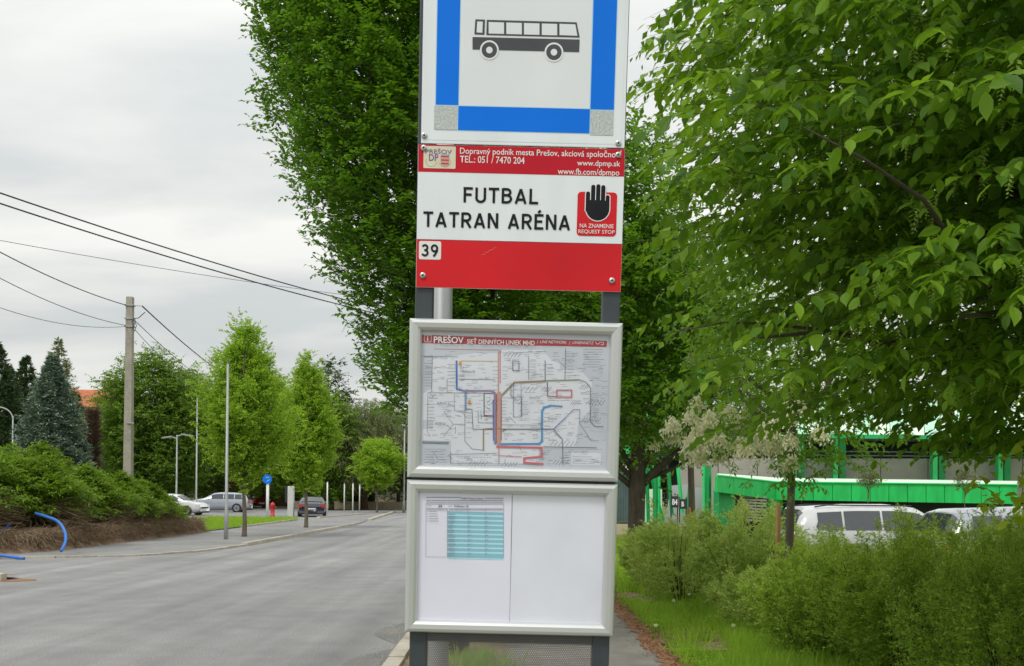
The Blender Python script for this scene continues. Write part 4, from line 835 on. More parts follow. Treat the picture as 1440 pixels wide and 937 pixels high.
c('car_white', (0.72, 0.73, 0.74), .25, coat=.6); c('car_silver', (0.42, 0.46, 0.52), .28, coat=.6, metal=.3); c('car_red', (0.30, 0.012, 0.022), .25, coat=.6); c('car_navy', (0.020, 0.024, 0.040), .22, coat=.7); c('car_pearl', (0.58, 0.59, 0.60), .25, coat=.6); c('car_lilac', (0.36, 0.38, 0.44), .25, coat=.6, metal=.2)
x, y = gp(307, 720.5); car('parked_car', 'silver blue estate car parked sideways beyond the grass verge', x, y + .8, R(183), 4.45, 1.76, 1.5, 'car_silver', 'wagon')
x, y = gp(258, 724.5); car('parked_car', 'white car with only its bonnet showing past the hedge end', x - .6, y, R(-8), 4.2, 1.75, 1.38, 'car_white', 'sedan')
x, y = gp(361, 714.5); car('parked_car', 'dark red people carrier facing the road, far side of the car park', x, y + 1, R(-70), 4.3, 1.8, 1.65, 'car_red', 'mpv')
x, y = gp(430, 727); car('parked_car', 'black saloon seen from behind, leaving the car park by the street trees', x + .1, y + 1.6, R(100), 4.4, 1.76, 1.30, 'car_navy', 'sedan')
x, y = gp(562, 705.5); car('parked_car', 'dark car far down the road beyond the lamp post', x, y + 2, R(-95), 4.3, 1.8, 1.5, 'car_navy', 'mpv')
p = at(1250, 705, 21.5); car('parked_car', 'white estate car with black roof rails parked behind the shrubs', p[0] - .05, 21.8, R(180 + 4) + math.pi, 4.45, 1.82, p[2] + .04, 'car_pearl', 'wagon', z=-.12, rails=True, lod=40)
p = at(1450, 717, 18.0); car('parked_car', 'silver lilac car at the right edge in front of the white estate car', p[0] + .35, 18.2, R(3), 4.4, 1.8, p[2] + .16, 'car_lilac', 'mpv', z=-.12, lod=40)

# ------------------------------------------------------------------ far buildings on the left
def wbox(e, x0, x1, y0, y1, z0, z1, m, nm='wall'): return MB().box(x0, x1, y0, y1, z0, z1, M[m]).build(nm, e)
p = at(122, 600, 110.); e = empty('red_roofed_house', (p[0] - 1, 110, 0), label='house with stacked red tiled roofs behind the blue spruce', cat='house')
wbox(e, -3.4, 3.4, 0, 9, 0, 8.0, 'plaster'); wbox(e, -3, 3, .8, 8, 8.0, 10.9, 'plaster_w')
MB().prism([(-.9, 7.7), (.75, 9.3), (.75, 8.0), (-.9, 7.55)], -3.8, 3.8, M['tile'], 0).build('roof', e)
MB().prism([(-.1, 10.5), (4.6, 12.8), (9.2, 10.5)], -3.5, 3.5, M['tile'], 0).build('roof', e)
for i in range(2):
    f_ = MB().box(-2.0 + i * 2.5, -.7 + i * 2.5, .74, .795, 9.1, 10.4, M['wpaint']).build('window', e); MB().box(-1.9 + i * 2.5, -.8 + i * 2.5, .70, .735, 9.2, 10.3, M['cglass']).build('pane', f_)
    f_ = MB().box(-2.0 + i * 2.6, -.7 + i * 2.6, -.06, -.005, 4.6, 6.2, M['wpaint']).build('window', e); MB().box(-1.9 + i * 2.6, -.8 + i * 2.6, -.1, -.065, 4.7, 6.1, M['cglass']).build('pane', f_)
MB().box(1, 1.8, 4, 4.8, 12, 13.8, M['plaster']).build('chimney', e)
p = at(408, 690, 112.); e = empty('garage_building', (p[0] - 2, 112, 0), label='low grey flat garage building behind the parking signs', cat='building')
wbox(e, -6, 6, 0, 6, 0, 1.55, 'dark'); MB().box(-6.3, 6.3, -.3, 6.3, 1.56, 2.7, M['plaster_w'], .03).build('roof_slab', e)
for i in range(6): MB().box(-5.8 + i * 1.95, -4.1 + i * 1.95, -.06, -.01, .1, 1.4, M['bark_r']).build('garage_door', e)
p = at(496, 690, 118.); e = empty('beige_house', (p[0] + 1, 118, 0), label='low peach coloured house behind the clipped hedge', cat='house')
wbox(e, -5.5, 5.5, 0, 7, 0, 2.9, 'plaster'); MB().prism([(-.5, 2.8), (3.5, 4.6), (7.5, 2.8)], -6, 6, M['tile'], 0).build('roof', e)
for i in range(3): f_ = MB().box(-4.2 + i * 3, -3 + i * 3, -.05, -.003, 1.3, 2.5, M['wpaint']).build('window', e); MB().box(-4.1 + i * 3, -3.1 + i * 3, -.08, -.055, 1.4, 2.4, M['cglass']).build('pane', f_)
p = at(258, 690, 100.); e = empty('peach_house', (p[0], 100, 0), label='long peach wall with low roof behind the twin lamp', cat='building')
wbox(e, -5, 5, 0, 5, 0, 1.9, 'plaster'); MB().prism([(-.4, 1.85), (2.5, 2.7), (5.4, 1.85)], -5.4, 5.4, M['tile'], 0).build('roof', e)
MB().box(-21, -9.2, 97.9, 98.2, 0, .75, M['beige']).build('garden_wall', label='low beige garden wall below the clipped hedge', cat='wall')

# ------------------------------------------------------------------ stadium on the right
st = empty('stadium', (30, 86, -2.2), label='football stadium with bright green columns, beige wall and pale green roof', cat='stadium'); ORG = np.array([30, 86, -2.2])
def sp_(mb, nm, par=None, **k):
    mb.v = [tuple(np.array(v) - ORG) for v in mb.v]; return mb.build(nm, par or st, **k)
def quad(pts, m, th=.25):
    """a slab through four points, thickened away from the viewer"""
    P = [np.array(p) for p in pts]; n_ = np.cross(P[1] - P[0], P[2] - P[0]); n_ = n_ / np.linalg.norm(n_); n_ = n_ if n_[1] > 0 else -n_
    Q = [p + n_ * th for p in P]; mb = MB(); mb.add(P + Q, [(0, 1, 2, 3), (7, 6, 5, 4), (0, 4, 5, 1), (1, 5, 6, 2), (2, 6, 7, 3), (3, 7, 4, 0)], M[m]); return mb
D1 = 84.
xs_ = [1130 + i * 45 for i in range(9)]
xs_ = [955, 1010, 1065, 1120] + [1172 + i * 66.5 for i in range(7)]
for i in range(len(xs_) - 1): sp_(quad([at(xs_[i] + .6, 700, D1), at(xs_[i + 1] - .6, 700, D1), at(xs_[i + 1] - .6, 645, D1), at(xs_[i] + .6, 645, D1)], 'panel'), 'wall_panel')
a_, b_ = at(900, 2000, 100), at(1620, 500, 100)
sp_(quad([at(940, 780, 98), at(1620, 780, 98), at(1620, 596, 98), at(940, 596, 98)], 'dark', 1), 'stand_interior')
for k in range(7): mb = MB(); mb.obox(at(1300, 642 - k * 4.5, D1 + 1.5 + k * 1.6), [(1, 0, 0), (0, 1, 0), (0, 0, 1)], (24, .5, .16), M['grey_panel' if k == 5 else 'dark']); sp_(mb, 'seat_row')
for k, yy in enumerate((640, 634.5)): mb = MB(); mb.tube([at(1100, yy, D1 - .2), at(1620, yy + 4.2, D1 - .2)], .045, M['rim'], 6); sp_(mb, 'railing')
for px in [1114, 1172, 1312, 1404, 1500]:
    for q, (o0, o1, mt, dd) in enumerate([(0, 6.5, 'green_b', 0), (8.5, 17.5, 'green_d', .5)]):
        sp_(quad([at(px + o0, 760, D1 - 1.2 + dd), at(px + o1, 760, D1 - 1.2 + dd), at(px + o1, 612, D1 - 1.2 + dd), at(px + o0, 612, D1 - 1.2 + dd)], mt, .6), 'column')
for i in range(22):        # corrugated roof, one sheet after another
    x0 = 1085 + i * 24; sp_(quad([at(x0, 612 + (x0 - 1085) * .008, D1 - 3), at(x0 + 23, 612 + (x0 - 1062) * .008, D1 - 3), at(x0 + 20, 566, D1 + 14), at(x0 - 3, 566, D1 + 14)], 'roof_tr' if i % 2 else 'pale_roof', .12), 'roof_sheet')
mb = MB(); mb.obox(at(1345, 615.5, D1 - 3.2), [(1, 0, 0), (0, 1, 0), (0, 0, 1)], (15.5, .15, .16), M['green_d']); sp_(mb, 'roof_beam')
sp_(quad([at(862, 640, 96), at(1000, 640, 96), at(1000, 520, 100), at(862, 520, 100)], 'green', .3), 'roof_screen')
# low canopy building in front
A0, A1, B0, B1, C0, C1 = at(1009, 670, 52), at(1009, 692, 52), at(1090, 679, 62), at(1090, 703, 62), at(1431, 683, 64), at(1431, 709, 64)
for (P0, P1_, Q0, Q1, n_) in ((A0, A1, B0, B1, 4), (B0, B1, C0, C1, 13)):
    for i in range(n_):
        f0, f1 = i / n_ + .0015, (i + 1) / n_ - .0015; sp_(quad([P1_ + (Q1 - P1_) * f0, P1_ + (Q1 - P1_) * f1, P0 + (Q0 - P0) * f1, P0 + (Q0 - P0) * f0], 'green', .15), 'fascia_panel')
mb = MB(); mb.tube([A0 + [0, .02, .05], B0 + [0, -.05, .05], C0 + [0, -.05, .05]], .06, M['green_b'], 6); sp_(mb, 'roof_edge')
T0, T1, T2_ = at(1009, 666, 62), at(1095, 672, 80), at(1431, 676.5, 80)
sp_(quad([A0 + [0, .2, .06], B0 + [.0, .2, .06], T1, T0], 'pale_roof', .1), 'roof_slope'); sp_(quad([B0 + [0, .2, .06], C0 + [0, .2, .06], T2_, T1], 'pale_roof', .1), 'roof_slope')
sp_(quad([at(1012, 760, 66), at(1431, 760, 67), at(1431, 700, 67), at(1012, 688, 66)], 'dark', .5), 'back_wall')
sp_(quad([at(1011, 760, 54), at(1034, 760, 56), at(1034, 694, 56), at(1011, 690, 54)], 'green_d', .3), 'side_wall')
for i in range(9): sp_(quad([at(1040, 699.6 + i * 4, 57), at(1078, 701 + i * 4.2, 60), at(1078, 698.6 + i * 4.2, 60), at(1040, 696.8 + i * 4, 57)], 'panel', .08), 'wall_board')
sp_(quad([at(1036, 760, 56.6), at(1040, 760, 56.9), at(1040, 695, 56.9), at(1036, 694, 56.6)], 'dark', .3), 'door_post'); sp_(quad([at(1084, 760, 61), at(1101, 760, 62.5), at(1101, 704, 62.5), at(1084, 703, 61)], 'green_d', .3), 'corner_pier')
sp_(quad([at(1424, 760, 64.4), at(1431, 760, 64.4), at(1431, 709, 64.4), at(1424, 709, 64.4)], 'green_b', .3), 'corner_pier')
# lattice towers and panels left of the canopy
sp_(quad([at(931, 760, 58), at(970, 760, 58), at(968, 681, 58), at(944, 683, 58)], 'grey_panel', .1), 'cladding_panel'); sp_(quad([at(976, 760, 57.5), at(990, 760, 57.5), at(990, 687, 57.5), at(976, 685, 57.5)], 'grey_panel', .1), 'cladding_panel')
sp_(quad([at(905, 760, 60), at(931, 760, 60), at(931, 688, 60), at(905, 688, 60)], 'pale_roof', .1), 'cladding_panel'); sp_(quad([at(976, 684, 60), at(992, 686, 60), at(992, 655, 60), at(976, 655, 60)], 'panel', .1), 'cladding_panel')
sp_(quad([at(1000, 760, 60), at(1009, 760, 60), at(1009, 687, 60), at(1000, 687, 60)], 'grey_panel', .1), 'cladding_panel')
for (xa, ya, xb, yb, w_, mt) in [(922, 760, 922, 660, .16, 'green_d'), (927, 760, 926, 660, .10, 'green_b'), (934, 735, 912, 660, .08, 'green_d'), (912, 735, 909, 650, .10, 'green_d'), (945, 725, 940, 660, .10, 'green_d'), (960, 722, 953, 655, .10, 'green_b'), (965, 735, 972, 655, .08, 'green_d'), (930, 735, 918, 655, .05, 'green_b'), (991, 760, 990, 655, .10, 'green_b'), (996, 760, 996, 655, .17, 'green_d'), (1009.5, 760, 1009.5, 690, .08, 'green_b'), (904, 740, 906, 560, .12, 'green_d'), (886, 640, 900, 560, .1, 'green_d')]:
    mb = MB(); mb.tube([at(xa, ya, 56.), at(xb, yb, 56.)], w_, M[mt], 4); sp_(mb, 'strut')
for i in range(6): sp_(quad([at(866 + i * 3.6, 733, 46), at(869.2 + i * 3.6, 733, 46), at(869.2 + i * 3.6, 664, 46), at(866 + i * 3.6, 664, 46)], 'louvre', .12), 'mesh_screen')
w0 = at(866, 745, 43.); mb = MB(); e = empty('concrete_wall', (w0[0], 43, 0), label='low beige concrete wall behind the dark trunk left of the stadium', cat='wall')
for i in range(7): MB().box(-.6 + i * .62, -.01 + i * .62, 0, .2, -.6, .36, M['beige']).build('wall_block', e)
for i, (xa, ya, xb, yb, s_, lb) in enumerate([(943, 698, 954.5, 714, 'B4', 'black square sign reading B4 below the green struts'), (955, 702, 966.5, 716, 'B', 'black square sign starting with B, right of the B4 sign')]):
    a_, b_ = at(xa, yb, 50), at(xb, ya, 50); e = empty('sector_sign', (a_[0], 50, a_[2]), label=lb, cat='sign'); w_, h2 = b_[0] - a_[0], b_[2] - a_[2]
    MB().box(0, w_, 0, .05, 0, h2, M['dark']).build('panel', e)
    mb = MB(); mb.tube([(w_ * .1, .08, -2.4), (w_ * .1, .08, h2 + .1)], .03, M['plastic'], 6); mb.tube([(w_ * .9, .08, -2.4), (w_ * .9, .08, h2 + .1)], .03, M['plastic'], 6); mb.build('support', e)
    txt(s_, w_ * .2 if len(s_) > 1 else w_ * .3, w_ * .85 if len(s_) > 1 else w_ * .6, h2 * .25 - BASE, h2 * .75 - BASE, M['wprint'], 'lettering', e, .004, bold=.03)

# ------------------------------------------------------------------ the two hornbeams, near
# left: narrow crown on a slim trunk right behind the stand
prof = [(1.75, .15), (2.1, .50), (2.45, .85), (3.0, 1.03), (3.3, 1.10), (3.7, 1.15), (4.15, 1.40), (4.8, 1.52), (5.3, 1.62), (6.1, 1.66), (7.0, 1.5), (8.2, 1.0), (8.9, .3)]
rng = np.random.default_rng(11); e = empty('hornbeam_tree', (-.49, 9.4, .08), label='dense upswept hornbeam directly behind the bus stop stand', cat='tree')
trunk(e, 6.5, .085, M['bark'], flare=1.4); limbs(rng, e, prof, 1.5, 2.4, 14, .04, M['bark'], top=.95, bend=.8, lx=.10)
B, D = crown(rng, prof, 17500, .26, .55, .25, .07, clump=4, cs=.07); B[:, 0] -= .10 * np.clip(B[:, 2] - 2, 0, 4)
link('crown', leaf_mesh('crown', *sprays(rng, B, D, .26, 13, .056, .16, .10, .28), M['hb']), e); link('twigs', twig_mesh('twigs', B, D, .26, .16, .0022, M['twig']), e)
# right: wide crown hanging over the verge, close to the camera
TR = np.array([4.9, 6.6, 0.]); rng = np.random.default_rng(21)
e = empty('overhanging_tree', tuple(TR), label='broad hornbeam with large drooping leaves and catkins filling the upper right', cat='tree')
trunk(e, 3.0, .20, M['bark'], lean=(-.15, 0)); LB = []
def limb_path(s0, end, r0, sagv=.25, k=8):
    s0, end = np.array(s0), np.array(end); pts = [s0 + (end - s0) * t_ + np.array([0, 0, sagv * math.sin(math.pi * t_)]) + rng.normal(0, .025, 3) for t_ in np.linspace(0, 1, k)]
    MB().tube(pts, [r0 * (1 - .85 * t_) for t_ in np.linspace(0, 1, k)], M['bark'], 8).build('limb', e, True); return pts
for i, (dx, dy, dz, zs) in enumerate([(-2.6, -1.2, 2.4, 2.2), (-2.2, .8, 3.2, 2.4), (-3.3, .2, 1.7, 2.0), (-1.2, -2.6, 2.3, 2.2), (-2.2, -2.4, 2.6, 2.4), (-.6, -.6, 4.2, 2.8), (-2.0, 2.4, 2.3, 2.4), (1.8, -.8, 2.8, 2.2), (1.2, 1.8, 3.0, 2.3), (-1.8, -.7, 4.2, 2.8), (-3.0, 1.6, 2.6, 2.2), (-2.9, -1.9, 1.5, 2.1)]):
    pts = limb_path((-.12, 0, zs), (dx, dy, dz + .9), .055); LB.append(pts)
    for q in (3, 4, 5, 6):
        b0 = pts[q]; an = rng.uniform(0, 6.28); limb_path(b0, b0 + np.array([math.cos(an) * 1.0 + dx * .15, math.sin(an) * 1.0 + dy * .15, rng.uniform(-.1, .6)]), .018, .1, 5)
def ell(n_, c_, r_):
    v = rng.normal(0, 1, (n_, 3)); v = unit(v) * (rng.uniform(.02, 1, (n_, 1)) ** .42); return np.array(c_) + v * np.array(r_)
# tiers of boughs: flat clumps of twigs
cl = ell(760, (-.55, -.35, 3.9), (3.3, 3.3, 2.5)); cl = cl[(cl[:, 2] > 1.85)]
Bs = []; Ds = []
for q in cl:
    k = rng.integers(20, 30); out = q - np.array([0, 0, q[2] - .3]); out = out / (np.linalg.norm(out) + .3)
    off = rng.normal(0, 1, (k, 3)) * [.34, .34, .05]; off[:, 2] -= .22 * (off[:, 0] ** 2 + off[:, 1] ** 2); Bs.append(q + off); Ds.append(out * .75 + off * 1.2 + rng.normal(0, .3, (k, 3)) * [1, 1, .25] + [0, 0, .0])
B = np.concatenate(Bs); D = np.concatenate(Ds); wB = B + TR
keep = (wB[:, 1] > 2.9) & (wB[:, 2] > 2.04 + .10 * np.sin(3 * wB[:, 0]))
lim = .80 + .09 * wB[:, 1] + .25 * np.clip(2.6 - wB[:, 2], 0, 1)
keep &= wB[:, 0] > lim * .75 + .12 * np.sin(4 * wB[:, 2] + wB[:, 1])
B, D = B[keep], D[keep]; L_ = rng.uniform(.28, .46, len(B))
P, Dl, Nn, Sz = sprays(rng, B, D, L_, 9, .090, .40, .42, .28, spread=.85, flat=.9, svar=.42)
wP = P + TR; Yc = wP[:, 1]; qx = PX + F * wP[:, 0] / Yc; qy = PY - F * (wP[:, 2] - EYE) / Yc
vis = (qx > 885) & (qx < 1450) & (qy > -10) & (qy < 700); near = vis & (Yc < 5.6)
order = np.argsort(np.where(vis, Yc, 99))[:300]; solo = np.zeros(len(P), bool); solo[order] = True
ms = solo; mn = near & ~solo; mf = ~near & ~solo
link('crown', leaf_mesh('crown', P[mf], Dl[mf], Nn[mf], Sz[mf], M['hb_near'], T2V, T2F, uvs=True), e, kind='stuff')
link('near_foliage', leaf_mesh('near_foliage', P[mn], Dl[mn], Nn[mn], Sz[mn], M['hb_near'], T8V, T8F, True, True), e, kind='stuff')
link('twigs', twig_mesh('twigs', B, D, L_, .32, .0022, M['twig']), e)
lm = leaf_mesh('leaf', np.zeros((1, 3)), np.array([[1., 0, 0]]), np.array([[0, 0, 1.]]), 1.0, M['hb_near'], T8V, T8F, True, True)
def frame_mat(p, d, n_, s_):
    d = d / np.linalg.norm(d); n_ = n_ - d * (n_ @ d); n_ /= np.linalg.norm(n_); s2 = np.cross(n_, d); m_ = Matrix.Identity(4)
    for i in range(3): m_[i][0], m_[i][1], m_[i][2], m_[i][3] = d[i] * s_, s2[i] * s_, n_[i] * s_, p[i]
    return m_
for i in order: o = link('leaf', lm, e); o.matrix_local = frame_mat(P[i], Dl[i], Nn[i], Sz[i])
# hanging seed catkins: stalk with paired bracts
cb = []; 
for j in range(16):
    z_ = -.2 - .8 * j / 15; an = j * 2.2; s_ = .14 * (1 - .4 * j / 15)
    cb.append(((0, 0, z_), (math.cos(an), math.sin(an), -.45), (0, 0, 1), .26 * (1.1 - .5 * j / 15)))
cP, cD, cN, cS = [np.array(q, float) for q in zip(*cb)]
cm = leaf_mesh('catkin', cP, cD, cN, cS, M['catkin'], wid=.8)
fr = np.argsort(np.where(vis, Yc, 99))[:4200]; ci = rng.choice(fr, 280, replace=False)
for i in ci: o = link('catkin', cm, e); o.matrix_local = frame_mat(P[i], np.array([1., rng.uniform(-.5, .5), 0]), np.array([rng.normal(0, .12), rng.normal(0, .12), 1.]), .105 * rng.uniform(.7, 1.25))
# second row tree behind, filling the gap right of the stand
p = at(848, 700, 16.0); tree('hornbeam_tree', 'light green hornbeam a few metres beyond the first, just right of the stand', p[0], 16, [(2.2, .3), (2.6, 1.0), (3.4, 1.6), (4.4, 1.9), (5.4, 1.75), (6.4, 1.3), (7.2, .6), (7.6, .2)], 5500, .42, 12, .085, 'hb', 4.5, .09, 23, upw=.35, bark='bark', nlimb=9, amp=.2, flat=.7)
# yellow green young twig at the right edge
rng = np.random.default_rng(5); p = at(1432, 660, 5.6); e = empty('young_maple', (p[0] + .16, 5.6, 0), label='yellow green young maple at the right edge below the hornbeam', cat='tree')
trunk(e, 2.0, .02, M['bark_g']); B = np.array([(.1, 0, 1.7)] * 26) + rng.normal(0, 1, (26, 3)) * [.22, .25, .12]; D = rng.normal(0, 1, (26, 3)) + [-.4, 0, .1]
link('crown', leaf_mesh('crown', *sprays(rng, B, D, .22, 6, .075, .2, .3), M['yellow_leaf'], T8V, T8F, True, True, wid=1.4), e)

# dark old tree by the stadium, its trunk forking low
rng = np.random.default_rng(31); x, y = gp(895, 768); prof = [(2.3, .5), (2.9, 2.2), (4.0, 3.3), (5.5, 3.4), (7.5, 2.8), (9.3, 1.2), (9.8, .2)]
e = empty('old_tree', (x, y, 0), label='dark old tree with a thick low forking trunk right of the stand', cat='tree')
MB().tube([(0, 0, -.2), (0, 0, .1), (-.02, 0, .9), (0, 0, 1.7), (.02, 0, 2.3), (.05, .1, 4.5), (0, 0, 7)], [.33, .28, .25, .27, .24, .16, .05], M['bark'], 14).build('trunk', e, True)
for pts, r_ in [([(0, 0, 1.75), (.5, -.1, 2.3), (1.2, -.2, 2.9), (2.2, -.3, 3.6), (2.8, -.3, 4.6)], .15), ([(-.1, 0, 1.8), (-.6, .0, 2.2), (-1.3, .1, 2.6), (-2.0, .2, 3.4)], .11), ([(0, 0, 2.1), (-.5, .1, 3.0), (-.9, .2, 4.4)], .12), ([(0, 0, 2.1), (.5, .0, 3.1), (.9, .1, 4.6)], .12), ([(0, 0, 1.9), (-.9, -.2, 2.9), (-1.9, -.2, 3.9)], .09), ([(.3, 0, 2.1), (1.0, .2, 2.35), (2.0, .3, 2.9)], .09)]:
    MB().tube(pts, [r_ * (1 - .7 * i / (len(pts) - 1)) for i in range(len(pts))], M['bark'], 9).build('limb', e, True)
B, D = crown(rng, prof, 6500, .6, .2, .3, .25)
kp = ~((B[:, 2] < 3.1) & (np.abs(B[:, 0]) < 2.3) & (B[:, 1] < 0)); B, D = B[kp], D[kp]
link('crown', leaf_mesh('crown', *sprays(rng, B, D, .6, 11, .105, .25, .35), M['maple'], wid=1.35), e); link('twigs', twig_mesh('twigs', B, D, .6, .25, .006, M['twig']), e)

# flowering ash trees with stakes
def ash(label, x, y, prof, seed, th, tr, nfl, lean=(0, 0), n_=900, stk=None, z=0, flp=None):
    rng = np.random.default_rng(seed); e = empty('flowering_ash', (x, y, z), label=label, cat='tree'); trunk(e, th, tr, M['bark_g'], lean=lean, flare=1.1)
    limbs(rng, e, prof, th * .74, th * .96, 7, tr * .55, M['bark_g'])
    B, D = crown(rng, prof, n_, .35, .3, .3, .35); link('crown', leaf_mesh('crown', *sprays(rng, B, D, .35, 9, .085, .5, .5), M['maple'], wid=.8), e); link('twigs', twig_mesh('twigs', B, D, .35, .5, .003, M['twig']), e)
    B, D = crown(rng, flp or prof, nfl, .25, .3, .8, .2, clump=3, cs=.13); B[:, 0] = np.where(B[:, 0] > .12, -B[:, 0], B[:, 0])
    for q in range(nfl):   # one loose panicle each
        k = 300; v = rng.normal(0, 1, (k, 3)) * [.050, .050, .035]; v[:, 2] -= np.hypot(v[:, 0], v[:, 1]) * .9
        link('blossom', leaf_mesh('blossom', v, rng.normal(0, .5, (k, 3)) + [0, 0, -.9], rng.normal(0, 1, (k, 3)), .045, M['blossom'], T2V, T2F, wid=1.0), e, tuple(B[q] + unit(D[q]) * .3))
    if stk:
        s_ = empty('tree_stake', (x + stk[0], y + stk[1], z), label=stk[3], cat='stake'); MB().tube([(0, 0, -.1), (0, 0, stk[2]), (0, 0, stk[2] + .03)], [.032, .032, .022], M['stake'], 10).build('post', s_, True); MB().obox((-stk[0] * .5, 0, stk[2] - .12), [(1, 0, 0), (0, 1, 0), (0, 0, 1)], (abs(stk[0]) * .5, .012, .02), M['dead']).build('strap', s_)
    return e
prof = [(1.7, .2), (2.0, .9), (2.5, 1.25), (3.2, 1.3), (4.0, 1.0), (4.8, .3)]
p = at(1103, 760, 12.6); ash('cream flowering ash on a slim grey trunk in front of the white car', p[0], 12.6, prof, 3, 3.2, .060, 36, (.12, 0), 900, (-.045, .13, 1.55, 'orange brown wooden stake beside the flowering ash trunk'), z=-.1, flp=[(1.85, .5), (2.1, 1.15), (2.6, 1.1), (2.8, .4)])
p = at(973, 760, 16.5); ash('small flowering ash with thin trunk between the two shrub masses and the B4 sign', p[0], 16.5, [(2.1, .3), (2.5, 1.1), (3.2, 1.6), (4.2, 1.7), (5.2, 1.3), (6.0, .3)], 4, 3.2, .065, 30, (-.05, 0), 900, (-.07, -.1, 1.35, 'brown wooden stake against the thin ash trunk'), flp=[(2.3, .5), (2.8, 1.3), (3.6, 1.5), (5.6, 1.2)])
# two little ball-headed trees before the stadium canopy
for i, (px, yt, lb) in enumerate([(1221, 655, 'small ball headed tree before the green canopy, left one of two'), (1357, 660, 'small ball headed tree before the green canopy, right one of two')]):
    p = at(px, 700, 30.); tp = at(px, yt, 30.)[2] + .6; tree('ball_tree', lb, p[0], 30, [(tp - .62, .1), (tp - .5, .3), (tp - .25, .30), (tp, .12)], 260, .14, 7, .05, 'willow', tp - .55, .018, 40 + i, cat='tree', group='young ball headed trees', z=-.6, nlimb=3)

# ------------------------------------------------------------------ shrubs on the right
def shrub(name, label, x, y, h, r_, n_, mat, seed, leaf=.026, nl=14, plume=0, z=0, group='bushy spirea shrubs', sq=1.0):
    rng = np.random.default_rng(seed); e = empty(name, (x, y, z), label=label, cat='shrub', group=group)
    ns = n_ // 26; A = rng.uniform(0, 2 * np.pi, ns); q = np.sqrt(rng.uniform(0.0, 1, ns)); H_ = h * np.clip(1.02 - .42 * q ** 2.2 + rng.normal(0, .07, ns), .35, 1.2)
    T_ = rng.uniform(.02, 1, (ns, 26)) ** .75; rad = r_ * q[:, None] * (.42 + .62 * T_ ** .7 - .10 * T_ ** 4) * (1 + .10 * np.sin(3 * A)[:, None])
    c_, s_ = np.cos(A)[:, None], np.sin(A)[:, None]; zz = H_[:, None] * (1.12 * T_ - .16 * T_ ** 3) * .98
    B = np.stack([rad * c_, sq * rad * s_, zz], -1).reshape(-1, 3) + rng.normal(0, .028, (ns * 26, 3))
    D = np.stack([c_ * q[:, None] + 0 * T_, s_ * q[:, None] + 0 * T_, .75 + 0 * T_], -1).reshape(-1, 3) + rng.normal(0, .5, (ns * 26, 3)); L_ = (rng.uniform(.10, .24, (ns, 26)) * (1.15 - .5 * T_)).ravel()
    if plume:
        for k in range(plume):
            a_ = rng.uniform(0, 6.28); rr_ = r_ * .75 * math.sqrt(rng.uniform()); b_ = np.array([rr_ * math.cos(a_), sq * rr_ * math.sin(a_), h * .78]); m_ = 26
            hh = rng.uniform(.15, .45); zz = rng.uniform(0, hh, m_); B = np.concatenate([B, b_ + np.stack([rng.normal(0, .035, m_), rng.normal(0, .035, m_), zz], 1)]); D = np.concatenate([D, rng.normal(0, .45, (m_, 3)) + [0, 0, .9]]); L_ = np.concatenate([L_, rng.uniform(.08, .16, m_)])
    link('foliage', leaf_mesh('foliage', *sprays(rng, B, D, L_, nl, leaf, .10, .0, .5, flat=.6), M[mat], wid=.62), e)
    link('twigs', twig_mesh('twigs', B, D, L_, .1, .0018, M['twig_g']), e)
    mb = MB()
    for k in range(26):
        a_ = rng.uniform(0, 6.28); rr_ = r_ * .75 * math.sqrt(rng.uniform()); hh = h * rng.uniform(.5, .9); mb.tube([(rr_ * .25 * math.cos(a_), rr_ * .25 * math.sin(a_), -.05), (rr_ * .6 * math.cos(a_), sq * rr_ * .6 * math.sin(a_), hh * .5), (rr_ * math.cos(a_ + .2), sq * rr_ * math.sin(a_ + .2), hh)], [.007, .005, .002], M['twig'], 4)
    mb.build('stems', e); return e
SH_ = [(2.55, 15.2, 1.22, .85, 'shrub', 'grey green feathery shrub nearest the grass, left end of the row'), (3.55, 15.6, 1.36, .95, 'shrub', 'feathery light shrub in front of the B4 sign stakes'), (4.15, 14.0, 1.0, .75, 'shrub', 'mid green feathery shrub just left of the flowering ash trunk'), (3.15, 13.6, 1.02, .75, 'shrub', 'low feathery shrub bulging over the grass, front of the left group'),
      (3.45, 9.0, 1.0, .85, 'shrub_d', 'dense dark shrub right of the grass, with twigs hiding the red tail light'), (4.35, 9.8, 1.18, .95, 'shrub_d', 'tall shrub with upright shoots in front of the white estate car'), (3.55, 7.1, 1.0, .80, 'shrub_d', 'large dark shrub at the bottom right, nearest the path'), (4.6, 7.9, 1.16, .95, 'shrub_d', 'big shrub with long leafy shoots at the right edge before the lilac car'), (5.6, 10.4, 1.12, 1.0, 'shrub_d', 'shrub at the far right beneath the overhanging hornbeam'), (5.2, 12.6, 1.0, 1.0, 'shrub', 'light green shrub behind the flowering ash, below the white car'), (3.05, 11.5, .68, .72, 'shrub', 'low shrub hiding the foot of the flowering ash and its stake'), (2.95, 9.9, .92, .62, 'shrub_d', 'small dark shrub at the left end of the dark mass, touching the grass'), (3.75, 12.3, .70, .7, 'shrub', 'shrub right beside the flowering ash trunk'), (2.5, 17.2, .95, .6, 'shrub', 'lowest leftmost shrub at the end of the feathery row')]
SH = [(x, y, h * 1.13, r_ * 1.08, mt, lb) for x, y, h, r_, mt, lb in SH_]
for i, (x, y, h, r_, mt, lb) in enumerate(SH): shrub('shrub', lb, x, y, h, r_, 1900 if y > 11 else 2600, mt, 60 + i, plume=0 if mt == 'shrub' else 10, leaf=.044 if y > 11 else .036, z=float(tz(x, y)))

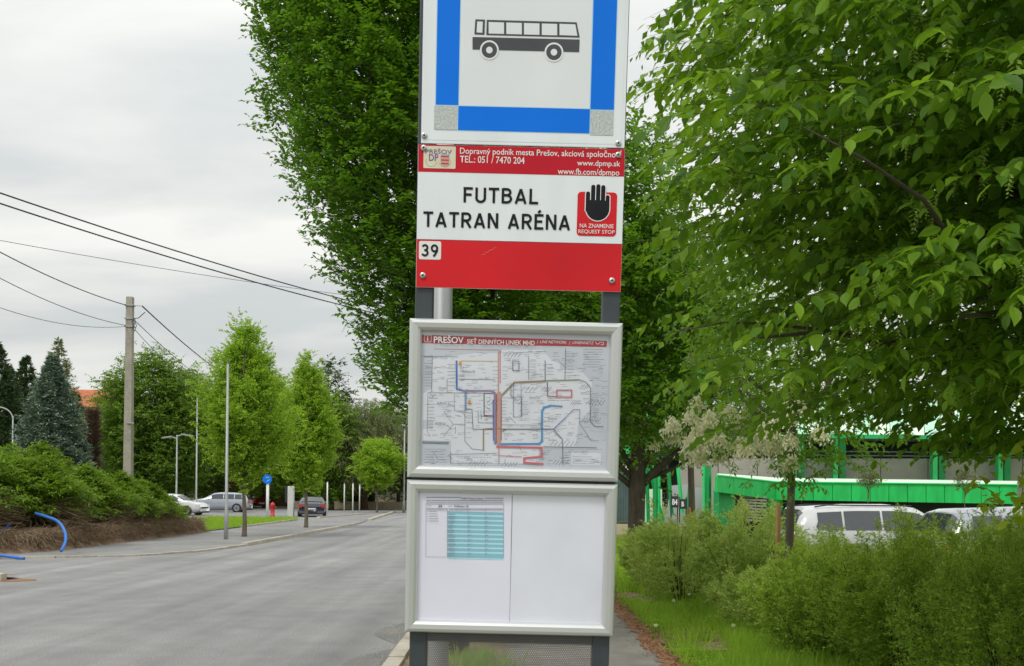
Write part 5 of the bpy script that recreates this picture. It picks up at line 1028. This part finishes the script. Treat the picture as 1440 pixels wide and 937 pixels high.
rng = np.random.default_rng(77); n_ = 7000; yy = 4 + 14 * rng.uniform(0, 1, n_); xx = 1.47 + rng.normal(0, .085, n_) + .04 * np.sin(3 * yy)
link('leaf_litter', leaf_mesh('leaf_litter', np.stack([xx, yy, np.full(n_, .072) + rng.uniform(0, .008, n_)], 1), rng.normal(0, 1, (n_, 3)) * [1, 1, .15], rng.normal(0, .25, (n_, 3)) + [0, 0, 1], rng.uniform(.012, .035, n_), M['litter']), kind='stuff', label='scattered rust brown dry litter along the path edge', cat='litter')
# ------------------------------------------------------------------ juniper hedge on the left
def juniper(label, x, y, h, r_, seed, dead=0, copyof=None):
    rng = np.random.default_rng(seed); e = empty('juniper_bush', (x, y, .35), label=label, cat='bush', group='juniper hedge by the side road')
    n_ = 2200; A = rng.uniform(0, 2 * np.pi, n_); Z0 = rng.uniform(.18, 1, n_) ** .7; w = wob(rng); dome = np.sqrt(np.clip(1.02 - Z0 ** 2, 0, 1)) * (1 + .25 * w(A, 4 * Z0)); q = rng.uniform(.35, 1, n_) ** .6
    B = np.stack([r_ * dome * q * np.cos(A), r_ * dome * q * np.sin(A), (h - .5) * Z0 * (1 + .12 * w(A, 0 * A))], 1); D = np.stack([np.cos(A) * .9, np.sin(A) * .9, .25 + .5 * Z0], 1) + rng.normal(0, .3, (n_, 3))
    link('foliage', leaf_mesh('foliage', *sprays(rng, B, D, .42, 10, .12, .30, .1, .3, spread=.6), M['jun'], wid=.75), e)
    m_ = 1900; A = rng.uniform(0, 2 * np.pi, m_); B = np.stack([r_ * .5 * np.cos(A), r_ * .5 * np.sin(A), rng.uniform(-.3, h * .35, m_)], 1); D = np.stack([np.cos(A), np.sin(A), rng.uniform(-.2, .5, m_)], 1)
    link('dead_branches', twig_mesh('dead_branches', B, D, r_ * rng.uniform(.35, .75, m_), .15, .013, M['dead']), e); MB().tube([(0, 0, -.4), (0, 0, h * .5)], [.1, .03], M['bark_r'], 7).build('stem', e, True); return e
for i, (x, y, h, r_, lb) in enumerate([(-14.2, 25.6, 2.75, 1.75, 'tall spreading juniper at the left edge above the blue pipe'), (-13.0, 27.6, 2.35, 1.5, 'bright green juniper just above the arching blue pipe'), (-13.9, 29.2, 2.6, 1.5, 'juniper behind the arching pipe, below the blue spruce'), (-13.0, 30.9, 2.15, 1.4, 'juniper left of the concrete utility pole'), (-12.9, 33.2, 1.95, 1.35, 'juniper around the foot of the concrete utility pole'), (-13.0, 35.2, 1.75, 1.3, 'juniper just right of the concrete utility pole'), (-13.2, 37.0, 1.45, 1.2, 'low browning juniper at the right end of the hedge'), (-15.2, 33.0, 2.3, 1.5, 'juniper in the back row left of the concrete pole'), (-16.6, 29.5, 2.7, 1.7, 'juniper in the back row at the left edge')]):
    juniper(lb, x, y, h, r_, 80 + i)

# ------------------------------------------------------------------ street trees and far trees on the left
f34 = lambda top, r_, b0=2.0: [(b0 * .9, r_ * .25), (b0 * 1.15, r_ * .75), (b0 * 1.6, r_ * .98), (b0 + (top - b0) * .45, r_), (b0 + (top - b0) * .72, r_ * .72), (b0 + (top - b0) * .9, r_ * .35), (top, .12)]
x, y = gp(343, 756); tree('street_tree', 'largest bright green street tree beside the stepped lamp post', x, y, [(1.5, .25), (1.85, .40), (2.3, .75), (2.8, 1.22), (3.8, 1.48), (5.0, 1.32), (6.2, .85), (6.9, .4), (7.35, .08)], 5200, .42, 11, .10, 'lime', 1.95, .085, 101, upw=.62, cat='tree', group='upswept street trees', bark='bark_g', nlimb=12, amp=.36, flat=.4, cl=6)
x, y = gp(430, 743); tree('street_tree', 'narrower bright green street tree left of the white posts', x, y, [(1.6, .3), (1.95, .6), (2.4, 1.0), (3.0, 1.18), (4.4, 1.26), (5.6, .95), (6.8, .5), (7.6, .08)], 5000, .42, 11, .10, 'lime', 2.0, .09, 102, upw=.62, cat='tree', group='upswept street trees', bark='bark_g', nlimb=12, amp=.38, flat=.4, cl=6)
x, y = gp(530, 721); tree('street_tree', 'small round headed street tree near the far road bend', x, y, [(1.9, .4), (2.3, 1.3), (3.4, 1.85), (4.6, 1.8), (5.5, 1.1), (5.9, .3)], 2400, .45, 9, .15, 'lime', 1.9, .09, 103, upw=.5, cat='tree', group='upswept street trees', flat=.5)
def big(label, px, py0, Y, top, r_, mat, seed, n_=3200, leaf=.28, name='broad_tree', th=2.5, wide=None, **k):
    p = at(px, 700, Y); tp = at(px, top, Y)[2]; b0 = k.pop('b0', 1.2)
    pf = wide or [(b0, r_ * .55), (b0 + (tp - b0) * .15, r_ * .9), (b0 + (tp - b0) * .45, r_), (b0 + (tp - b0) * .75, r_ * .8), (b0 + (tp - b0) * .93, r_ * .4), (tp, .3)]
    return tree(name, label, p[0], Y, pf, n_, .9, 9, leaf, mat, th, .25, seed, upw=.35, cat='tree', bark='bark', **k)
big('large dark green broad tree behind the concrete pole', 211, 0, 84, 496, 4.5, 'mid', 111, 7600, .26, amp=.2); big('green tree between the broad dark tree and the bright street tree', 262, 0, 92, 522, 3.4, 'mid', 112, 4200)
big('rounded tree just right of the red roofed house', 170, 0, 96, 545, 2.2, 'deep', 113, 1800)
for i, (px, Y, tp, r_, mt, lb) in enumerate([(310, 96, 520, 4.2, 'mid', 'tree behind the largest street tree, beyond the silver car'), (372, 100, 525, 4.0, 'lime', 'light green tree peeping between the two street trees'), (415, 108, 512, 4.4, 'mid', 'tree with spiky top behind the narrower street tree'), (455, 104, 500, 3.6, 'deep', 'dark tree right of the narrower street tree'), (466, 92, 560, 2.4, 'mid', 'lower green tree right of the narrower street tree'), (560, 112, 560, 5.0, 'mid', 'tree beyond the round street tree beside the road bend'), (600, 100, 600, 4.5, 'deep', 'tree beyond the road behind the stand, left one'), (345, 112, 600, 4.0, 'deep', 'low dark tree over the red people carrier'), (300, 110, 640, 3.4, 'deep', 'low dark tree over the silver car'), (240, 106, 640, 3.6, 'deep', 'low dark tree beneath the twin lamp'), (680, 90, 590, 5.0, 'deep', 'tree beyond the road behind the stand, middle one'), (770, 80, 580, 5.0, 'deep', 'tree beyond the road behind the stand, right one')]):
    big(lb, px, 0, Y, tp, r_, mt, 120 + i, 1900, .30, group='trees beyond the car park')
# willow: hanging sprays
p = at(512, 700, 96.); e = tree('willow_tree', 'pale olive weeping willow behind the clipped hedge', p[0], 96, [(3.2, 3.2), (5, 3.9), (8, 3.6), (10, 2.4), (at(505, 572, 96)[2], .4)], 2600, 1.3, 14, .26, 'willow', 4.0, .35, 140, upw=-.25, droop=.75, ld=.9, wid=.5, bark='bark_r')
p = at(480, 700, 90.); tree('willow_tree', 'slim olive willow between the dark tree and the round street tree', p[0], 92, [(3.0, 1.0), (4.4, 1.7), (7, 1.7), (9.0, .3)], 900, 1.0, 14, .22, 'willow', 3, .15, 141, upw=-.1, droop=.7, ld=.9, wid=.5)
# clipped hedge
rng = np.random.default_rng(150); n_ = 3000; x0, x1 = at(418, 700, 98)[0], at(524, 700, 98)[0]
e = empty('clipped_hedge', ((x0 + x1) / 2, 99.3, 0), label='dark green clipped hedge above the low beige garden wall', cat='hedge'); hw = (x1 - x0) / 2
B = rng.uniform(-1, 1, (n_, 3)) * [hw, .8, .95] + [0, 0, 1.15]; link('foliage', leaf_mesh('foliage', *sprays(rng, B, rng.normal(0, 1, (n_, 3)), .3, 6, .16, .1, .1), M['mid']), e); MB().box(-hw, hw, -.5, .5, .1, 1.6, M['bark']).build('stems', e)
# conifers
def conifer(label, px, Y, ytop, r_, mat, seed, name='spruce_tree', n_=3000, b0=.6, dens=1.0, leaf=.16, fl=.6):
    p = at(px, 700, Y); h = at(px, ytop, Y)[2]; rng = np.random.default_rng(seed); e = empty(name, (p[0], Y, 0), label=label, cat='tree'); trunk(e, h * .97, .14, M['bark'])
    tiers = np.linspace(0, 1, 26) ** .9; T_ = np.clip(rng.choice(tiers, n_, p=(1.12 - tiers) / (1.12 - tiers).sum()) + rng.normal(0, .010, n_), 0, 1); A = rng.uniform(0, 6.283, n_); A = A + .15 * np.sin(7 * A + 30 * T_)
    Rm = r_ * (1 - T_) ** .85 * (1 + .22 * np.sin(5 * A + 40 * T_)) + .05; q = rng.uniform(.25, 1, n_) ** .6; B = np.stack([Rm * q * np.cos(A), Rm * q * np.sin(A), b0 + (h - b0) * T_ - .22 * Rm * q + .08 * rng.normal(0, 1, n_)], 1)
    D = np.stack([np.cos(A), np.sin(A), -.15 + .5 * T_], 1) + rng.normal(0, .25, (n_, 3)); L_ = np.minimum(.5, Rm * .6 + .06)
    link('crown', leaf_mesh('crown', *sprays(rng, B, D, L_, 12, leaf, .1, -.05, .3, spread=.8), M[mat], TNV, TNF, wid=1.6), e); return e
conifer('silvery blue spruce left of the red roofed house', 72, 47, 505, 1.95, 'bspruce', 161, n_=5200, leaf=.2); conifer('tall thin grey topped spruce rising behind the blue spruce', 80, 58, 482, 2.2, 'willow', 162, n_=1700, leaf=.2)
conifer('dark spruce at the left edge of the sky', -6, 60, 488, 2.6, 'spruce', 163, n_=4500, leaf=.22); conifer('dark pointed spruce between the left edge and the blue spruce', 35, 64, 505, 2.3, 'spruce', 164, n_=4200, leaf=.22); conifer('dark spruce just behind the curved street lamp', 12, 72, 520, 3.0, 'spruce', 165, n_=3600, leaf=.24)
conifer('dark low conifer behind the blue spruce on its right', 106, 66, 556, 1.7, 'spruce', 166, n_=2000, leaf=.22)
# bare brown cypress
p = at(130, 700, 50.); h = at(130, 575, 50)[2]; rng = np.random.default_rng(170); e = empty('dead_cypress', (p[0], 50, 0), label='dead reddish brown columnar conifer right of the blue spruce', cat='tree'); trunk(e, h, .1, M['bark_r'])
n_ = 2600; Z0 = rng.uniform(.2, 1, n_); A = rng.uniform(0, 6.28, n_); q = .42 * (1.1 - Z0 * .7) * rng.uniform(0, 1, n_); B = np.stack([q * np.cos(A), q * np.sin(A), h * Z0 * .98], 1)
link('dead_branches', twig_mesh('dead_branches', B, np.stack([np.cos(A), np.sin(A), .8 + 0 * A], 1), .35, .1, .014, M['bark_r']), e)
# strip of trees closing the distance
for i, (x, y, r_) in enumerate([(-95, 150, 9), (-76, 145, 8), (-58, 150, 8), (-44, 155, 8), (-30, 150, 7), (-14, 160, 7), (2, 150, 8), (18, 140, 8), (40, 130, 9), (62, 130, 9), (84, 140, 9)]):
    if i == 0: far0 = tree('distant_tree', 'distant green tree in the line closing the horizon beyond the road', x, y, [(1, 5), (3, 7.5), (7, 8), (10, 6), (12, 2)], 2000, 1.6, 8, .6, 'deep', 3, .4, 180, cat='tree', group='distant trees closing the horizon', bark='bark')
    else: o = copy_tree(far0); o.location = (x, y, 0); o.rotation_euler = (0, 0, i * 1.3); o.scale = (r_ / 8,) * 3

# ------------------------------------------------------------------ grass, weeds, flower heads
def grass(label, pts, h, wd, seed, mat='grass', name='grass', k=1):
    rng = np.random.default_rng(seed); n_ = len(pts); D = np.stack([rng.normal(0, .35, n_), rng.normal(0, .35, n_), np.ones(n_)], 1); S_ = h * rng.uniform(.45, 1.25, n_)
    tv = np.array([(0, -.5, 0), (.55, -.3, .08), (1, 0, .3), (.55, .3, .08), (0, .5, 0)]); tf = [(0, 1, 3, 4), (1, 2, 3)]
    me = leaf_mesh(name, pts, D, rng.normal(0, 1, (n_, 3)) * [1, 1, .1], S_, M[mat], tv, tf, wid=wd); return link(name, me, kind='stuff', label=label, cat='grass')
rng = np.random.default_rng(200); n_ = 80000; yy = 5 + 17 * rng.uniform(0, 1, n_) ** 1.3; xx = 1.5 + 2.6 * rng.uniform(0, 1, n_) ** 1.1
dens = .5 + .5 * np.sin(3.1 * xx + 1.3 * yy) * np.sin(2.3 * yy - 1.7 * xx) ; d1 = ((xx - 2.05) / .50) ** 2 + ((yy - 11.2) / 1.05) ** 2; d2 = ((xx - 1.85) / .34) ** 2 + ((yy - 15.6) / 1.15) ** 2
kp = (rng.uniform(0, 1, n_) < .55 + .45 * dens) & (d1 > rng.uniform(.9, 1.7, n_)) & (d2 > rng.uniform(.9, 1.7, n_)) & (xx > 1.52 + .1 * np.sin(7 * yy)); G1 = np.stack([xx, yy, np.full(n_, -.03)], 1)[kp]
grass('green grass and weeds on the verge between the path and the shrubs', G1, .14, .075, 201)
n_ = 14000; yy = rng.uniform(7.5, 16, n_); xx = 2.05 + .13 * (yy - 7.5) * .6 + np.abs(rng.normal(0, .35, n_)); grass('longer grass tufts at the foot of the shrubs', np.stack([xx, yy, np.full(n_, -.03)], 1), .20, .03, 202)
n_ = 12000; yy = rng.uniform(16, 36, n_); xx = rng.uniform(1.5, 6.5, n_); grass('long dark grass around the old tree trunk', np.stack([xx, yy, tz(xx, yy) - .03], 1), .30, .06, 203)
n_ = 16000; yy = rng.uniform(37.5, 57, n_); xx = -11.75 - rng.uniform(0, 5, n_) ** 1.0; kp = (xx > -12.2 - (yy - 37) * .6); grass('bright grass verge between the pavement and the car park', np.stack([xx, yy, np.full(n_, .04)], 1)[kp], .24, .09, 204)
n_ = 2500; yy = rng.uniform(2, 14, n_); xx = rng.uniform(-.93, -.55, n_); kp = rng.uniform(0, 1, n_) < .05 + .35 * (np.sin(yy * 2.2) > .6); grass('thin grass between the kerb and the footpath', np.stack([xx, yy, np.full(n_, .08)], 1)[kp], .08, .06, 205)
n_ = 450; grass('weeds round the hornbeam trunk behind the perforated panel', np.array([-.28, 8.7, .08]) + rng.normal(0, 1, (n_, 3)) * [.14, .25, 0], .17, .08, 206)
n_ = 5000; cxy = np.stack([rng.uniform(1.6, 3.0, 160), rng.uniform(7.5, 14, 160)], 1)[rng.integers(0, 160, n_)] + rng.normal(0, .05, (n_, 2)); grass('taller grass tufts scattered over the verge', np.column_stack([cxy, np.full(n_, -.03)]), .24, .035, 207)
n_ = 2600; yy = 3 + 17 * rng.uniform(0, 1, n_) ** 1.2; xx = -1.09 - np.abs(rng.normal(0, .16, n_)); link('grit', leaf_mesh('grit', np.stack([xx, yy, np.full(n_, .006)], 1), rng.normal(0, 1, (n_, 3)) * [1, 1, .2], rng.normal(0, .3, (n_, 3)) + [0, 0, 1], rng.uniform(.006, .022, n_), M['kerb'], wid=1.5), kind='stuff', label='pale grit gathered along the kerb beside the bus stop', cat='grit')
# clover-like weeds: broad small leaves near the path edge
n_ = 12000; yy = 6.5 + 9 * rng.uniform(0, 1, n_); xx = 1.5 + np.abs(rng.normal(0, .45, n_)); kp = (((xx - 2.05) / .50) ** 2 + ((yy - 11.2) / 1.0) ** 2 > rng.uniform(.6, 1.3, n_)) & (np.sin(5 * xx) * np.sin(2.2 * yy) > rng.uniform(-1, .6, n_)); yy = yy[kp]; xx = xx[kp]; n_ = len(xx); link('ground_cover', leaf_mesh('ground_cover', np.stack([xx, yy, rng.uniform(-.02, .06, n_)], 1), rng.normal(0, 1, (n_, 3)) * [1, 1, .3], rng.normal(0, .3, (n_, 3)) + [0, 0, 1], .05, M['grass'], wid=1.3), kind='stuff', label='low leafy weeds along the path edge', cat='weeds')
head = None
for i, (px, py) in enumerate([(968, 836), (890, 790), (885, 802), (903, 807), (921, 781), (945, 820), (962, 823), (926, 826), (924, 825), (946, 845), (921, 880), (932, 815), (995, 832), (900, 806), (1030, 880)]):
    x, y = gp(px, py, .14)
    if head is None:
        head = empty('dandelion', (x, y, -.03), label='white dandelion head standing in the verge grass', cat='flower', group='dandelion heads in the verge')
        MB().tube([(0, 0, 0), (.01, 0, .16)], .003, M['twig_g'], 5).build('stalk', head); v = rng.normal(0, 1, (60, 3)); v = unit(v); link('flower_head', leaf_mesh('flower_head', v * .004 + [.01, 0, .17], v, rng.normal(0, 1, (60, 3)), .022, M['blossom']), head)
    else: o = copy_tree(head); o.location = (x, y, -.03)
